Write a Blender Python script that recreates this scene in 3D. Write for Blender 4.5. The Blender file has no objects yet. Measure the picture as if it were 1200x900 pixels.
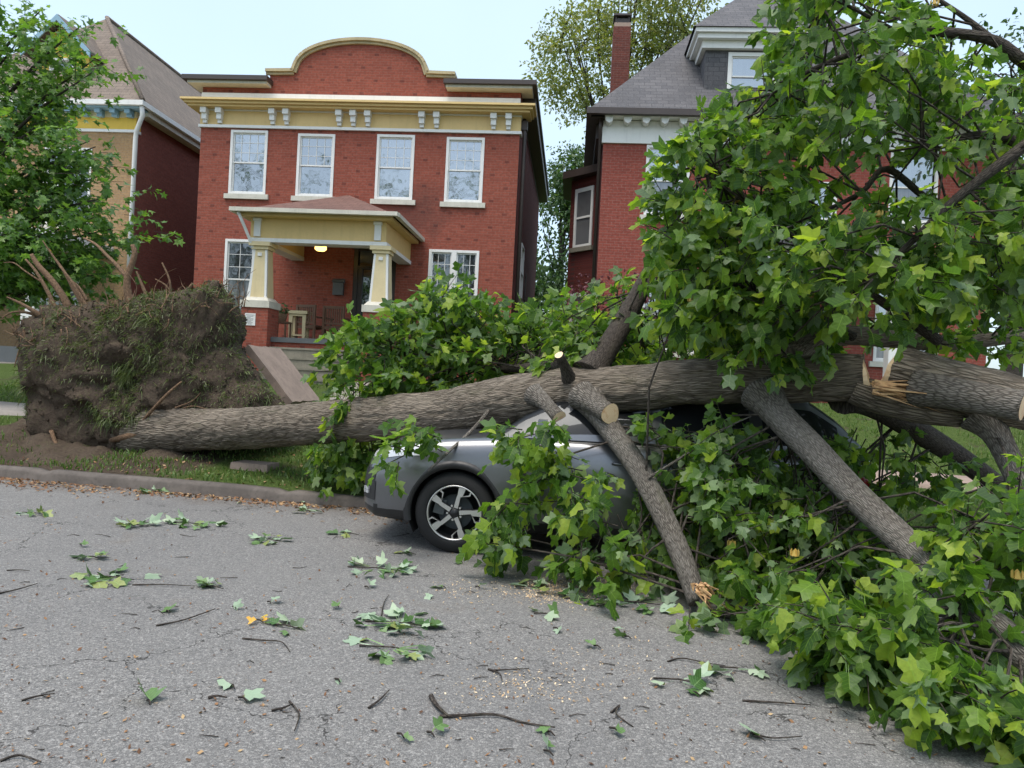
import bpy, math, random
import numpy as np
from mathutils import Vector, Matrix
R = math.radians
C = bpy.context.scene.collection
scene = bpy.context.scene
rng = np.random.default_rng(7)
random.seed(7)

# ------------------------------------------------------------------ camera, world, sun, exposure
EYE, FPX, ROLL, HORIZ = 1.6, 880.0, R(2.8), 448.0
cam_d = bpy.data.cameras.new('camera')
cam_d.sensor_width = 36.0
cam_d.lens = 36.0 * FPX / 1200.0
cam_d.clip_end = 2000
cam_d.shift_y = -2.0 / 1200.0
cam = bpy.data.objects.new('camera', cam_d)
C.objects.link(cam)
cam.location = (0, 0, EYE)
cam.rotation_euler = (R(90), -ROLL, 0)
scene.camera = cam
SUN_EL, SUN_AZ = R(70), R(215)          # azimuth measured clockwise from +Y: behind the camera, to its left
world = bpy.data.worlds.new('World')
scene.world = world
world.use_nodes = True
wn = world.node_tree
bg = wn.nodes['Background']
sky = wn.nodes.new('ShaderNodeTexSky')
sky.sky_type = 'NISHITA'
sky.sun_disc = False
sky.sun_elevation = SUN_EL
sky.sun_rotation = SUN_AZ
sky.air_density = 0.9
sky.dust_density = 3.5
sky.ozone_density = 1.0
veil = wn.nodes.new('ShaderNodeMix')            # thin high cloud: the clear sky seen through a pale veil
veil.data_type = 'RGBA'
wtc = wn.nodes.new('ShaderNodeTexCoord')
wns = wn.nodes.new('ShaderNodeTexNoise')
wns.inputs['Scale'].default_value = 1.6
wns.inputs['Detail'].default_value = 5
wmp = wn.nodes.new('ShaderNodeMapRange')
wmp.inputs['From Min'].default_value = .3
wmp.inputs['From Max'].default_value = .75
wmp.inputs['To Min'].default_value = .42
wmp.inputs['To Max'].default_value = .72
wn.links.new(wtc.outputs['Generated'], wns.inputs['Vector'])
wn.links.new(wns.outputs['Fac'], wmp.inputs['Value'])
wn.links.new(wmp.outputs['Result'], veil.inputs[0])
wn.links.new(sky.outputs['Color'], veil.inputs[6])
veil.inputs[7].default_value = (2.40, 2.98, 3.28, 1)
wn.links.new(veil.outputs[2], bg.inputs['Color'])
bg.inputs['Strength'].default_value = 0.14
sun_d = bpy.data.lights.new('sun', 'SUN')
sun_d.energy = 0.9
sun_d.angle = R(30)
sun_d.color = (1.0, 0.95, 0.87)
sun = bpy.data.objects.new('sun', sun_d)
C.objects.link(sun)
sun.rotation_euler = (R(90) - SUN_EL, 0, -SUN_AZ + R(180))
scene.view_settings.view_transform = 'Standard'
scene.view_settings.look = 'None'
scene.view_settings.exposure = 1.42
scene.view_settings.gamma = 1
scene.view_settings.use_curve_mapping = False
scene.render.engine = 'CYCLES'
scene.cycles.max_bounces = 6
scene.cycles.transparent_max_bounces = 8

# ------------------------------------------------------------------ frames
TH = R(4.5)
EU, EN = (math.cos(TH), -math.sin(TH)), (math.sin(TH), math.cos(TH))   # along the street, away from it
KERB_V, GRADE = 8.55, 0.022

def at(px, py, D):
    """world point seen at pixel (1200x900) at distance D along the view"""
    X, Y = px - 600, py - HORIZ
    c, s = math.cos(ROLL), math.sin(ROLL)
    return Vector(((X * c + Y * s) / FPX * D, D, EYE - (Y * c - X * s) / FPX * D))

def uv_of(x, y):
    return x * EU[0] + y * EU[1], x * EN[0] + y * EN[1] - KERB_V
def xy_of(u, v):
    v = v + KERB_V
    return u * EU[0] + v * EN[0], u * EU[1] + v * EN[1]

def vnoise(p, seed=0):
    p = np.asarray(p, float)
    i = np.floor(p).astype(np.int64); f = p - i
    f = f * f * (3 - 2 * f)
    def h(ix, iy, iz):
        n = (ix * 374761393 + iy * 668265263 + iz * 2147483647 + seed * 974711) & 0x7fffffff
        n = ((n ^ (n >> 13)) * 1274126177) & 0x7fffffff
        n = (n ^ (n >> 16)) & 0xffff
        return n / 32767.5 - 1
    r = 0
    for a in (0, 1):
        for b in (0, 1):
            for c in (0, 1):
                w = (f[..., 0] if a else 1 - f[..., 0]) * (f[..., 1] if b else 1 - f[..., 1]) * (f[..., 2] if c else 1 - f[..., 2])
                r = r + w * h(i[..., 0] + a, i[..., 1] + b, i[..., 2] + c)
    return r
def fbm(p, seed=0, oct=4):
    p = np.asarray(p, float); r = 0; a = 1
    for o in range(oct):
        r = r + a * vnoise(p * 2 ** o, seed + o); a *= .5
    return r

PV = [-60, 0, 0.16, 2.5, 3.9, 8.6, 30, 400]
PZ = [0, 0, 0.12, 0.50, 0.56, 1.45, 1.5, 1.5]
def ground_z(x, y, bumps=True):
    x = np.asarray(x, float); y = np.asarray(y, float)
    u, v = uv_of(x, y)
    fade = np.clip(1 - (v - 4) / 4.6, 0, 1)
    uu = np.clip(u, -60, 60)
    z = -GRADE * uu * fade + np.interp(v, PV, PZ)
    if bumps:
        b = fbm(np.stack([x * 1.3, y * 1.3, 0 * x], -1), 3, 3) * .035 * np.clip((v - .15) / .6, 0, 1) * np.clip((9 - v) / 2, 0.2, 1)
        z = z + b
    return z
def gz(x, y): return float(ground_z(np.array(x), np.array(y)))

# ------------------------------------------------------------------ node helpers
class N:
    def __init__(s, name):
        s.m = bpy.data.materials.new(name); s.m.use_nodes = True
        s.t = s.m.node_tree; s.b = s.t.nodes['Principled BSDF']; s.out = s.t.nodes['Material Output']
    def n(s, typ, **kw):
        nd = s.t.nodes.new('ShaderNode' + typ)
        ins = kw.pop('ins', {})
        for k, v in kw.items(): setattr(nd, k, v)
        for k, v in ins.items(): s.set(nd.inputs[k], v)
        return nd
    def set(s, sock, v):
        if isinstance(v, bpy.types.NodeSocket): s.t.links.new(v, sock)
        elif isinstance(v, bpy.types.Node): s.t.links.new(v.outputs[0], sock)
        else:
            if sock.type == 'RGBA' and len(v) == 3: v = (*v, 1)
            sock.default_value = v
    def math(s, op, a, b=0.0, clamp=False):
        nd = s.n('Math', operation=op, use_clamp=clamp); s.set(nd.inputs[0], a); s.set(nd.inputs[1], b); return nd.outputs[0]
    def mix(s, f, a, b, blend='MIX'):
        nd = s.n('Mix', data_type='RGBA', blend_type=blend)
        s.set(nd.inputs[0], f); s.set(nd.inputs[6], a); s.set(nd.inputs[7], b); return nd.outputs[2]
    def ramp(s, f, stops):
        nd = s.n('ValToRGB'); cr = nd.color_ramp
        while len(cr.elements) < len(stops): cr.elements.new(.5)
        for e, (p, c) in zip(cr.elements, stops):
            e.position = p; e.color = (*c, 1) if len(c) == 3 else c
        s.set(nd.inputs[0], f); return nd.outputs[0]
    def g(s, f, lo, hi): return s.ramp(f, [(lo, (0, 0, 0)), (hi, (1, 1, 1))])
    def obj(s): return s.n('TexCoord').outputs['Object']
    def uv(s): return s.n('TexCoord').outputs['UV']
    def noise(s, vec, scale, detail=4, rough=.55, out='Fac', dim='3D'):
        nd = s.n('TexNoise', noise_dimensions=dim, ins={'Vector': vec, 'Scale': scale, 'Detail': detail, 'Roughness': rough}); return nd.outputs[out]
    def map(s, vec, scale=(1, 1, 1), loc=(0, 0, 0)):
        return s.n('Mapping', ins={'Vector': vec, 'Scale': scale, 'Location': loc}).outputs[0]
    def bump(s, h, strength=.3, dist=.02):
        nd = s.n('Bump', ins={'Height': h, 'Strength': strength, 'Distance': dist}); s.set(s.b.inputs['Normal'], nd.outputs[0]); return nd
    def fin(s, col=None, rough=None, metal=None, spec=None):
        if col is not None: s.set(s.b.inputs['Base Color'], col)
        if rough is not None: s.set(s.b.inputs['Roughness'], rough)
        if metal is not None: s.set(s.b.inputs['Metallic'], metal)
        if spec is not None: s.set(s.b.inputs['Specular IOR Level'], spec)
        return s.m

def paint(name, col, rough=.6, dirt=.25, scale=3.0, dark=.55):
    """painted or plain surface with weathering of its own"""
    k = N(name); o = k.obj()
    f = k.g(k.noise(o, scale, 6, .65), .42, .75)
    d = tuple(c * dark for c in col)
    c = k.mix(k.math('MULTIPLY', f, dirt), col, d)
    c = k.mix(k.math('MULTIPLY', k.g(k.noise(o, scale * 9, 3), .5, .7), dirt * .5), c, d)
    st = k.g(k.noise(k.map(o, (9, 9, .7)), 1.0, 5, .65), .52, .72)      # rain streaks
    c = k.mix(k.math('MULTIPLY', st, dirt * .9), c, tuple(q * .62 for q in col))
    k.bump(k.noise(o, 60, 3), .08, .004)
    return k.fin(c, rough)

def brick(name, c1, c2, mortar, header=None, bw=.215, bh=.072, soot=None, bumpy=.5):
    k = N(name); o = k.obj()
    sp = k.n('SeparateXYZ', ins={0: o})
    u = k.math('ADD', sp.outputs[0], sp.outputs[1])
    vec = k.n('CombineXYZ', ins={0: u, 1: sp.outputs[2], 2: 0.0}).outputs[0]
    bt = k.n('TexBrick', offset=.5, ins={'Vector': vec, 'Color1': c1, 'Color2': c2, 'Mortar': mortar, 'Scale': 1.0, 'Mortar Size': .006,
             'Mortar Smooth': .3, 'Bias': 0.0, 'Brick Width': bw, 'Row Height': bh})
    col = bt.outputs['Color']
    col = k.mix(k.g(k.noise(vec, 14, 3), .45, .75), col, tuple(c * .62 for c in c1))
    if header:
        row = k.math('FLOOR', k.math('DIVIDE', sp.outputs[2], bh * 5))
        sh = k.math('MULTIPLY', k.math('MODULO', row, 2.0), .5)
        fu = k.math('FRACT', k.math('ADD', k.math('DIVIDE', u, bw * 3.5), sh))
        fv = k.math('FRACT', k.math('DIVIDE', sp.outputs[2], bh * 5))
        m = k.math('MULTIPLY', k.math('LESS_THAN', fu, .16), k.math('LESS_THAN', fv, .19))
        m = k.math('MULTIPLY', m, k.g(k.noise(vec, 2.3, 2), .25, .4))
        col = k.mix(k.math('MULTIPLY', m, .5), col, header)
    col = k.mix(k.math('MULTIPLY', k.g(k.noise(o, .55, 5, .6), .40, .75), .22), col, tuple(c * .65 for c in c1))
    if soot:
        x0, z0, rx, rz = soot
        dx = k.math('DIVIDE', k.math('SUBTRACT', sp.outputs[0], x0), rx); dz = k.math('DIVIDE', k.math('SUBTRACT', sp.outputs[2], z0), rz)
        dd = k.math('ADD', k.math('MULTIPLY', dx, dx), k.math('MULTIPLY', dz, dz))
        dd = k.math('ADD', dd, k.math('MULTIPLY', k.math('SUBTRACT', k.noise(o, 3, 5), .5), 1.6))
        col = k.mix(k.math('MULTIPLY', k.g(k.math('SUBTRACT', 1.0, dd), .0, .9), .5), col, (.05, .03, .026))
    k.bump(k.math('SUBTRACT', k.noise(vec, 40, 3), k.math('MULTIPLY', bt.outputs['Fac'], 2.0)), bumpy, .006)
    return k.fin(col, .85, spec=.25)

def shingle(name, c1, c2, gap, w=.3, h=.16):
    k = N(name); o = k.obj(); sp = k.n('SeparateXYZ', ins={0: o})
    nn = k.n('SeparateXYZ', ins={0: k.n('NewGeometry').outputs['True Normal']})
    side = k.math('GREATER_THAN', k.math('ABSOLUTE', nn.outputs[0]), k.math('ABSOLUTE', nn.outputs[1]))
    u = k.math('ADD', k.math('MULTIPLY', side, sp.outputs[1]), k.math('MULTIPLY', k.math('SUBTRACT', 1.0, side), sp.outputs[0]))
    vec = k.n('CombineXYZ', ins={0: u, 1: k.math('MULTIPLY', sp.outputs[2], 1.3), 2: 0.0}).outputs[0]
    bt = k.n('TexBrick', offset=.5, ins={'Vector': vec, 'Color1': c1, 'Color2': c2, 'Mortar': gap, 'Scale': 1.0, 'Mortar Size': .008, 'Mortar Smooth': .2,
             'Brick Width': w, 'Row Height': h})
    col = k.mix(k.math('MULTIPLY', k.g(k.noise(o, 1.1, 5, .7), .4, .7), .5), bt.outputs['Color'], tuple(c * .55 for c in c1))
    col = k.mix(k.math('MULTIPLY', k.g(k.noise(o, 30, 3), .5, .7), .4), col, tuple(min(1, c * 1.5) for c in c2))
    k.bump(k.math('SUBTRACT', k.noise(o, 30, 3), bt.outputs['Fac']), .6, .01)
    return k.fin(col, .8)

def leafmat(name, stops, under, trans=.35, rough=.42, tcol=1.6, veins=False):
    k = N(name); g = k.n('NewGeometry')
    col = k.ramp(g.outputs['Random Per Island'], stops)
    col = k.mix(k.math('MULTIPLY', k.g(k.noise(k.obj(), 45, 3), .4, .7), .3), col, tuple(c * .7 for c in stops[1][1]))
    if veins:
        sp = k.n('SeparateXYZ', ins={0: k.uv()}); au = k.math('ABSOLUTE', sp.outputs[0])
        mid = k.math('LESS_THAN', au, .016)
        sv = k.math('LESS_THAN', k.math('ABSOLUTE', k.math('SUBTRACT', k.math('FRACT', k.math('MULTIPLY', k.math('SUBTRACT', sp.outputs[1], k.math('MULTIPLY', au, .7)), 5.5)), .5)), .055)
        vn = k.math('MAXIMUM', mid, k.math('MULTIPLY', sv, .55))
        col = k.mix(k.math('MULTIPLY', vn, .5), col, tuple(min(1, c * 1.7 + .02) for c in stops[2][1]))
        k.bump(k.math('SUBTRACT', k.noise(k.obj(), 28, 3), vn), .35, .006)
    face = k.mix(k.math('MULTIPLY', g.outputs['Backfacing'], .75), col, under)
    k.fin(face, rough, spec=.4)
    tr = k.n('BsdfTranslucent', ins={'Color': k.mix(1.0, col, (tcol, tcol * 1.05, tcol * .45), 'MULTIPLY')})
    mx = k.n('MixShader', ins={0: trans, 1: k.b.outputs[0], 2: tr.outputs[0]})
    k.t.links.new(mx.outputs[0], k.out.inputs['Surface'])
    return k.m

def bark(name, ridge, furrow, su=26., sv=5.0, strength=1.0, dist=.03, pale=None):
    k = N(name); uv = k.uv()
    nz = k.noise(k.map(uv, (7, 2.2, 1)), 1.0, 4, .6, 'Color')
    off = k.n('VectorMath', operation='SCALE', ins={0: k.n('VectorMath', operation='SUBTRACT', ins={0: nz, 1: (.5, .5, .5)}).outputs[0], 'Scale': .9}).outputs[0]
    vec = k.n('VectorMath', operation='ADD', ins={0: k.map(uv, (su, sv, 1)), 1: off}).outputs[0]
    vec = k.n('VectorMath', operation='ADD', ins={0: vec, 1: k.n('VectorMath', operation='SCALE', ins={0: off, 'Scale': 1.2}).outputs[0]}).outputs[0]
    vo = k.n('TexVoronoi', feature='DISTANCE_TO_EDGE', voronoi_dimensions='2D', ins={'Vector': vec, 'Scale': 1.0}).outputs['Distance']
    fib = k.noise(k.map(uv, (110, 14, 1)), 1.0, 4, .65)
    h = k.g(vo, .0, .28)
    col = k.mix(h, furrow, ridge)
    col = k.mix(k.math('MULTIPLY', k.g(fib, .4, .7), .45), col, tuple(c * .5 for c in ridge))
    big = k.g(k.noise(k.map(uv, (3, 1.2, 1)), 1.0, 4), .45, .7)
    col = k.mix(k.math('MULTIPLY', big, .35), col, pale or tuple(min(1, c * 1.5) for c in ridge))
    mo = k.math('MULTIPLY', k.g(k.noise(k.map(uv, (5, 2.0, 1), (3, 7, 0)), 1.0, 5, .7), .55, .72), .35)
    col = k.mix(mo, col, (.12, .125, .07))
    hh = k.math('ADD', k.math('MULTIPLY', h, 1.0), k.math('MULTIPLY', fib, .35))
    k.bump(hh, strength, dist)
    return k.fin(col, .9, spec=.2)

# ------------------------------------------------------------------ mesh builder
class MB:
    def __init__(s): s.v = []; s.f = []; s.uv = []; s.smooth = []; s.hasuv = False
    def add(s, vs, fs, smooth=False, uvs=None):
        b = len(s.v); s.v += [tuple(p) for p in vs]
        for i, f in enumerate(fs):
            s.f.append([b + j for j in f]); s.smooth.append(smooth)
            if uvs: s.uv.append(uvs[i]); s.hasuv = True
            else: s.uv.append([(s.v[b + j][0], s.v[b + j][2]) for j in f])
        return s
    def box(s, x0, x1, y0, y1, z0, z1):
        return s.add([(x, y, z) for z in (z0, z1) for y in (y0, y1) for x in (x0, x1)],
              [(0, 2, 3, 1), (4, 5, 7, 6), (0, 1, 5, 4), (2, 6, 7, 3), (0, 4, 6, 2), (1, 3, 7, 5)])
    def frustum(s, cx, cy, z0, z1, hx0, hy0, hx1, hy1):
        vs = []
        for z, hx, hy in ((z0, hx0, hy0), (z1, hx1, hy1)):
            vs += [(cx - hx, cy - hy, z), (cx + hx, cy - hy, z), (cx + hx, cy + hy, z), (cx - hx, cy + hy, z)]
        return s.add(vs, [(3, 2, 1, 0), (4, 5, 6, 7), (0, 1, 5, 4), (1, 2, 6, 5), (2, 3, 7, 6), (3, 0, 4, 7)])
    def prism(s, poly, y0, y1):
        """polygon in (x,z) (counter-clockwise seen from -y) extruded along y"""
        n = len(poly)
        vs = [(x, y0, z) for x, z in poly] + [(x, y1, z) for x, z in poly]
        return s.add(vs, [list(range(n)), list(range(2 * n - 1, n - 1, -1))] + [(i, i + n, (i + 1) % n + n, (i + 1) % n) for i in range(n)])
    def face(s, *pts): return s.add(pts, [list(range(len(pts)))])
    def tube(s, pts, rad, seg=8, caps=True, lump=0, uv0=0.0, seed=0):
        pts = [Vector(p) for p in pts]; n = len(pts)
        if not hasattr(rad, '__len__'): rad = [rad] * n
        T = []
        for i in range(n):
            t = pts[min(i + 1, n - 1)] - pts[max(i - 1, 0)]; T.append(t.normalized() if t.length > 1e-9 else Vector((0, 0, 1)))
        up = Vector((0, 0, 1)) if abs(T[0].z) < .9 else Vector((1, 0, 0))
        a = T[0].cross(up).normalized(); vs = []; L = uv0; Ls = []
        ph = [random.uniform(0, 6.28) for _ in range(3)]
        for i in range(n):
            if i: L += (pts[i] - pts[i - 1]).length
            Ls.append(L)
            a = (a - T[i] * a.dot(T[i])).normalized(); b = T[i].cross(a)
            for j in range(seg):
                th = 2 * math.pi * j / seg
                r = rad[i]
                if lump: r *= 1 + lump * (math.sin(2 * th + ph[0] + L * .9) * .5 + math.sin(3 * th + ph[1] - L * 1.7) * .35 + math.sin(5 * th + ph[2] + L * 4.1) * .25)
                vs.append(pts[i] + (a * math.cos(th) + b * math.sin(th)) * r)
        fs = []; us = []
        rm = max(rad)
        for i in range(n - 1):
            for j in range(seg):
                j2 = (j + 1) % seg
                fs.append((i * seg + j, i * seg + j2, (i + 1) * seg + j2, (i + 1) * seg + j))
                u0, u1 = j / seg * 6.283 * rm, (j + 1) / seg * 6.283 * rm
                us.append([(u0, Ls[i]), (u1, Ls[i]), (u1, Ls[i + 1]), (u0, Ls[i + 1])])
        s.add(vs, fs, True, us)
        if caps:
            b = len(s.v) - len(vs)
            for k, rng_ in ((0, range(seg - 1, -1, -1)), (n - 1, range(seg))):
                s.f.append([b + k * seg + j for j in rng_]); s.smooth.append(False); s.hasuv = True
                s.uv.append([(math.cos(j / seg * 6.28) * .1, math.sin(j / seg * 6.28) * .1) for j in rng_])
        return s
    def build(s, name, mat, parent=None, zoff=0.0):
        return link_mesh(name, [(x, y, z + zoff) for x, y, z in s.v], s.f, mat, parent, s.smooth, s.uv if s.hasuv else None)

def link_mesh(name, vs, fs, mat, parent=None, smooth=None, uvs=None):
    me = bpy.data.meshes.new(name); me.from_pydata(vs, [], fs)
    if smooth is not None:
        if isinstance(smooth, bool): smooth = [smooth] * len(me.polygons)
        me.polygons.foreach_set('use_smooth', smooth)
    if uvs:
        l = me.uv_layers.new(name='UVMap'); l.data.foreach_set('uv', [c for f in uvs for p in f for c in p])
    me.update()
    o = bpy.data.objects.new(name, me); C.objects.link(o)
    if mat: me.materials.append(mat)
    if parent: o.parent = parent
    return o

def tag(o, label=None, cat=None, group=None, kind=None):
    if label: o['label'] = label
    if cat: o['category'] = cat
    if group: o['group'] = group
    if kind: o['kind'] = kind
    return o
def thing(name, label, cat, loc=(0, 0, 0), rz=0, group=None):
    o = bpy.data.objects.new(name, None); C.objects.link(o); o.empty_display_size = .2
    o.location = loc; o.rotation_euler = (0, 0, rz)
    return tag(o, label, cat, group)

def smoothpath(pts, rad, n):
    """Catmull-Rom through points (each Vector) and radii"""
    P = [Vector(p) for p in pts]; m = len(P); out = []; ro = []
    for k in range(n):
        t = k / (n - 1) * (m - 1); i = min(int(t), m - 2); f = t - i
        p0, p1, p2, p3 = P[max(i - 1, 0)], P[i], P[i + 1], P[min(i + 2, m - 1)]
        out.append(.5 * ((2 * p1) + (p2 - p0) * f + (2 * p0 - 5 * p1 + 4 * p2 - p3) * f * f + (3 * p1 - p0 - 3 * p2 + p3) * f ** 3))
        ro.append(rad[i] * (1 - f) + rad[i + 1] * f)
    return out, ro

# ------------------------------------------------------------------ leaves
def sym(mid, side, faces):
    """mid: points on the midrib, side: right-half points; faces index m0.. / letters"""
    v = [(0, y) for y in mid] + side + [(-x, y) for x, y in side]
    nm, ns = len(mid), len(side); fs = []
    for f in faces:
        r = [nm + i if k == 's' else i for k, i in f]; fs.append(r)
        fs.append([i if i < nm else i + ns for i in reversed(r)])
    return np.array(v, float), fs
m_, s_ = (lambda i: ('m', i)), (lambda i: ('s', i))
TULIP = sym([0, .45, .76], [(.2, -.04), (.53, .14), (.30, .42), (.41, .68), (.30, 1.03)],
            [(m_(0), s_(0), s_(1)), (m_(0), s_(1), s_(2), m_(1)), (m_(1), s_(2), s_(3), m_(2)), (m_(2), s_(3), s_(4))])
MAPLE = sym([0, .4, 1.0], [(.40, .0), (.24, .3), (.52, .62), (.17, .62)],
            [(m_(0), s_(0), s_(1), m_(1)), (m_(1), s_(1), s_(2), s_(3)), (m_(1), s_(3), m_(2))])
OVAL = sym([0, .5, 1.0], [(.26, .3), (.22, .7)], [(m_(0), s_(0), m_(1)), (m_(1), s_(0), s_(1)), (m_(1), s_(1), m_(2))])

def norm(a): return a / np.maximum(np.linalg.norm(a, axis=-1, keepdims=True), 1e-9)

class Leaves:
    def __init__(s): s.p = []; s.y = []; s.n = []; s.s = []; s.b = []
    def add(s, p, y, n, size, base=None):
        s.p.append(np.asarray(p, float)); s.y.append(np.asarray(y, float)); s.n.append(np.asarray(n, float)); s.s.append(np.asarray(size, float))
        s.b.append(np.asarray(p if base is None else base, float))
    def arrays(s, shape, petiole=True, curl=.35, fold=.3):
        P = np.concatenate(s.p); Y = norm(np.concatenate(s.y)); Nn = np.concatenate(s.n); S = np.concatenate(s.s); B = np.concatenate(s.b)
        Nn = norm(Nn - Y * (Nn * Y).sum(-1, keepdims=True)); X = np.cross(Y, Nn)
        T, fs = shape; k = len(P)
        tx, ty = T[:, 0], T[:, 1]
        cu = rng.normal(curl, curl * 1.2, k)[:, None]; fo = rng.normal(fold, .38, k)[:, None]; tw = rng.normal(0, .45, k)[:, None]
        z = fo * np.abs(tx)[None] - cu * (ty ** 2)[None] * .6 + tw * (tx * ty)[None] - .35 * np.abs(cu) * (tx ** 2)[None]
        wid = rng.normal(1, .12, k)[:, None]
        V = P[:, None] + S[:, None, None] * (X[:, None] * (tx[None] * wid)[..., None] + Y[:, None] * ty[None, :, None] + Nn[:, None] * z[..., None])
        nv = len(T)
        F = [[i * nv + j for j in f] for i in range(k) for f in fs]
        V = V.reshape(-1, 3)
        if petiole:
            w = .0035
            side = norm(np.cross(P - B, rng.normal(size=P.shape)) + 1e-6) * w
            Q = np.stack([B - side, B + side, P + side * .7, P - side * .7], 1).reshape(-1, 3)
            off = len(V); V = np.concatenate([V, Q])
            F += [[off + 4 * i, off + 4 * i + 1, off + 4 * i + 2, off + 4 * i + 3] for i in range(k) if np.abs(P[i] - B[i]).sum() > .01]
        s.k, s.nv, s.T = k, nv, T
        return V, F
    def build(s, name, mat, parent=None, shape=TULIP, petiole=True, curl=.35, fold=.3, origin=(0, 0, 0)):
        V, F = s.arrays(shape, petiole, curl, fold)
        V = V - np.array(origin)
        o = link_mesh(name, V.tolist(), F, mat, parent)
        li = np.empty(len(o.data.loops), np.int32); o.data.loops.foreach_get('vertex_index', li)
        uv = np.where((li < s.k * s.nv)[:, None], s.T[li % s.nv], np.array([0., .02])); l = o.data.uv_layers.new(name='UVMap'); l.data.foreach_set('uv', uv.astype(np.float32).reshape(-1))
        return o

def spray(lv, tw, base, d, L, n, size, droop=.6, up=.7, pet=.5, tr=.006, scatter=.5, flip=.16):
    """one twig with n alternate leaves"""
    base = np.asarray(base, float); d = norm(np.asarray(d, float))
    sag = np.array([0, 0, -1.0]) * L * droop * .25
    t = np.sort(rng.uniform(.15, 1.0, n)); t[-1] = 1.0
    pos = base + d * (L * t)[:, None] + sag * (t ** 2)[:, None]
    r = rng.normal(size=(n, 3)); r = r - d * (r @ d)[:, None]; r = norm(r)
    out = norm(r * 1.0 + d * (.5 + .9 * t ** 2)[:, None] + np.array([0, 0, -droop * .5]))
    S = size * rng.uniform(.5, 1.25, n)
    lb = pos + out * (S * pet)[:, None] + np.array([0, 0, -.15]) * (S * pet)[:, None]
    yax = norm(out + np.array([0, 0, -droop]) + rng.normal(0, scatter * .5, (n, 3)))
    nrm = np.array([0, -.25, up]) + out * .35 + rng.normal(0, scatter, (n, 3))
    nrm = nrm * np.where(rng.random(n) < flip, -1, 1)[:, None]
    lv.add(lb, yax, nrm, S, pos)
    if tw is not None:
        tw.tube([base, base + d * L * .5 + sag * .25, base + d * L + sag], [tr, tr * .7, tr * .4], 4, False)

def inpoly(px, py, poly):
    c = False; n = len(poly)
    for i in range(n):
        x1, y1 = poly[i]; x2, y2 = poly[(i + 1) % n]
        if (y1 > py) != (y2 > py) and px < (x2 - x1) * (py - y1) / (y2 - y1) + x1: c = not c
    return c
def fill(poly, D0, D1, n):
    """points spread through a volume whose outline from the street is poly"""
    xs = [p[0] for p in poly]; ys = [p[1] for p in poly]; out = []
    while len(out) < n:
        x, y = random.uniform(min(xs), max(xs)), random.uniform(min(ys), max(ys))
        if inpoly(x, y, poly): out.append(at(x, y, random.uniform(D0, D1)))
    return out

# ------------------------------------------------------------------ materials
def asphalt_mat():
    k = N('asphalt'); o = k.obj()
    sp = k.n('TexVoronoi', ins={'Vector': o, 'Scale': 95.0}).outputs['Color']
    spk = k.n('SeparateColor', ins={0: sp}).outputs[0]
    col = k.ramp(spk, [(.0, (.10, .097, .093)), (.45, (.162, .156, .149)), (.75, (.215, .208, .196)), (1, (.40, .385, .36))])
    sp2 = k.n('TexVoronoi', ins={'Vector': o, 'Scale': 240.0}).outputs['Color']
    col = k.mix(.5, col, k.ramp(k.n('SeparateColor', ins={0: sp2}).outputs[1], [(0, (.07, .068, .066)), (.7, (.175, .17, .165)), (1, (.42, .41, .39))]))
    big = k.noise(o, .45, 5, .6)
    col = k.mix(k.math('MULTIPLY', k.g(big, .4, .7), .35), col, (.10, .099, .10))
    col = k.mix(k.math('MULTIPLY', k.g(k.noise(k.map(o, (.25, 1.2, 1)), 1.0, 4), .5, .7), .25), col, (.19, .185, .175))
    w = k.n('VectorMath', operation='ADD', ins={0: o, 1: k.n('VectorMath', operation='SCALE', ins={0: k.noise(o, 1.7, 5, .7, 'Color'), 'Scale': .7}).outputs[0]}).outputs[0]
    ve = k.n('TexVoronoi', feature='DISTANCE_TO_EDGE', ins={'Vector': w, 'Scale': .95}).outputs['Distance']
    crack = k.math('MULTIPLY', k.math('LESS_THAN', ve, .005), k.g(k.noise(o, .8, 2), .44, .54))
    col = k.mix(k.math('MULTIPLY', crack, .85), col, (.03, .028, .026))
    # dusty brown silt towards the gutter, orange-brown tree litter ground into it
    pv = k.n('VectorMath', operation='DOT_PRODUCT', ins={0: o, 1: (EN[0], EN[1], 0)}).outputs['Value']
    gut = k.g(pv, .79, .86)
    pvn = k.math('DIVIDE', pv, 10.0); gut = k.g(k.math('ADD', pvn, k.math('MULTIPLY', k.math('SUBTRACT', k.noise(o, 2.5, 4), .5), .12)), .79, .86)
    col = k.mix(k.math('MULTIPLY', gut, .45), col, (.10, .075, .055))
    st = k.g(k.noise(o, 1.3, 6, .7), .60, .72)
    col = k.mix(k.math('MULTIPLY', st, .3), col, (.15, .115, .08))
    k.bump(k.math('ADD', spk, k.noise(o, 130, 3)), .55, .006)
    return k.fin(col, .88, spec=.3)

def soil_grass_mat(name, gcols, soil, cen=None, rad=3.0):
    k = N(name); o = k.obj()
    g1 = k.ramp(k.noise(o, 26, 5, .7), [(.3, gcols[0]), (.55, gcols[1]), (.75, gcols[2])])
    s1 = k.mix(k.g(k.noise(o, 18, 6, .7), .35, .7), soil, tuple(c * 1.9 for c in soil))
    f = k.g(k.noise(o, 1.6, 6, .65), .58, .70)
    if cen:
        dist = k.n('VectorMath', operation='DISTANCE', ins={0: k.map(o, (1, 1, 0)), 1: (cen[0], cen[1], 0)}).outputs['Value']
        near = k.math('SUBTRACT', 1.0, k.g(k.math('DIVIDE', k.math('ADD', dist, k.math('MULTIPLY', k.math('SUBTRACT', k.noise(o, 2, 5, .7), .5), 2.0)), 10.0), rad / 10 * .75, rad / 10))
        f = k.math('MAXIMUM', f, near)
    col = k.mix(f, g1, s1)
    k.bump(k.noise(o, 40, 6, .7), .9, .03)
    return k.fin(col, .95, spec=.1)

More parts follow.
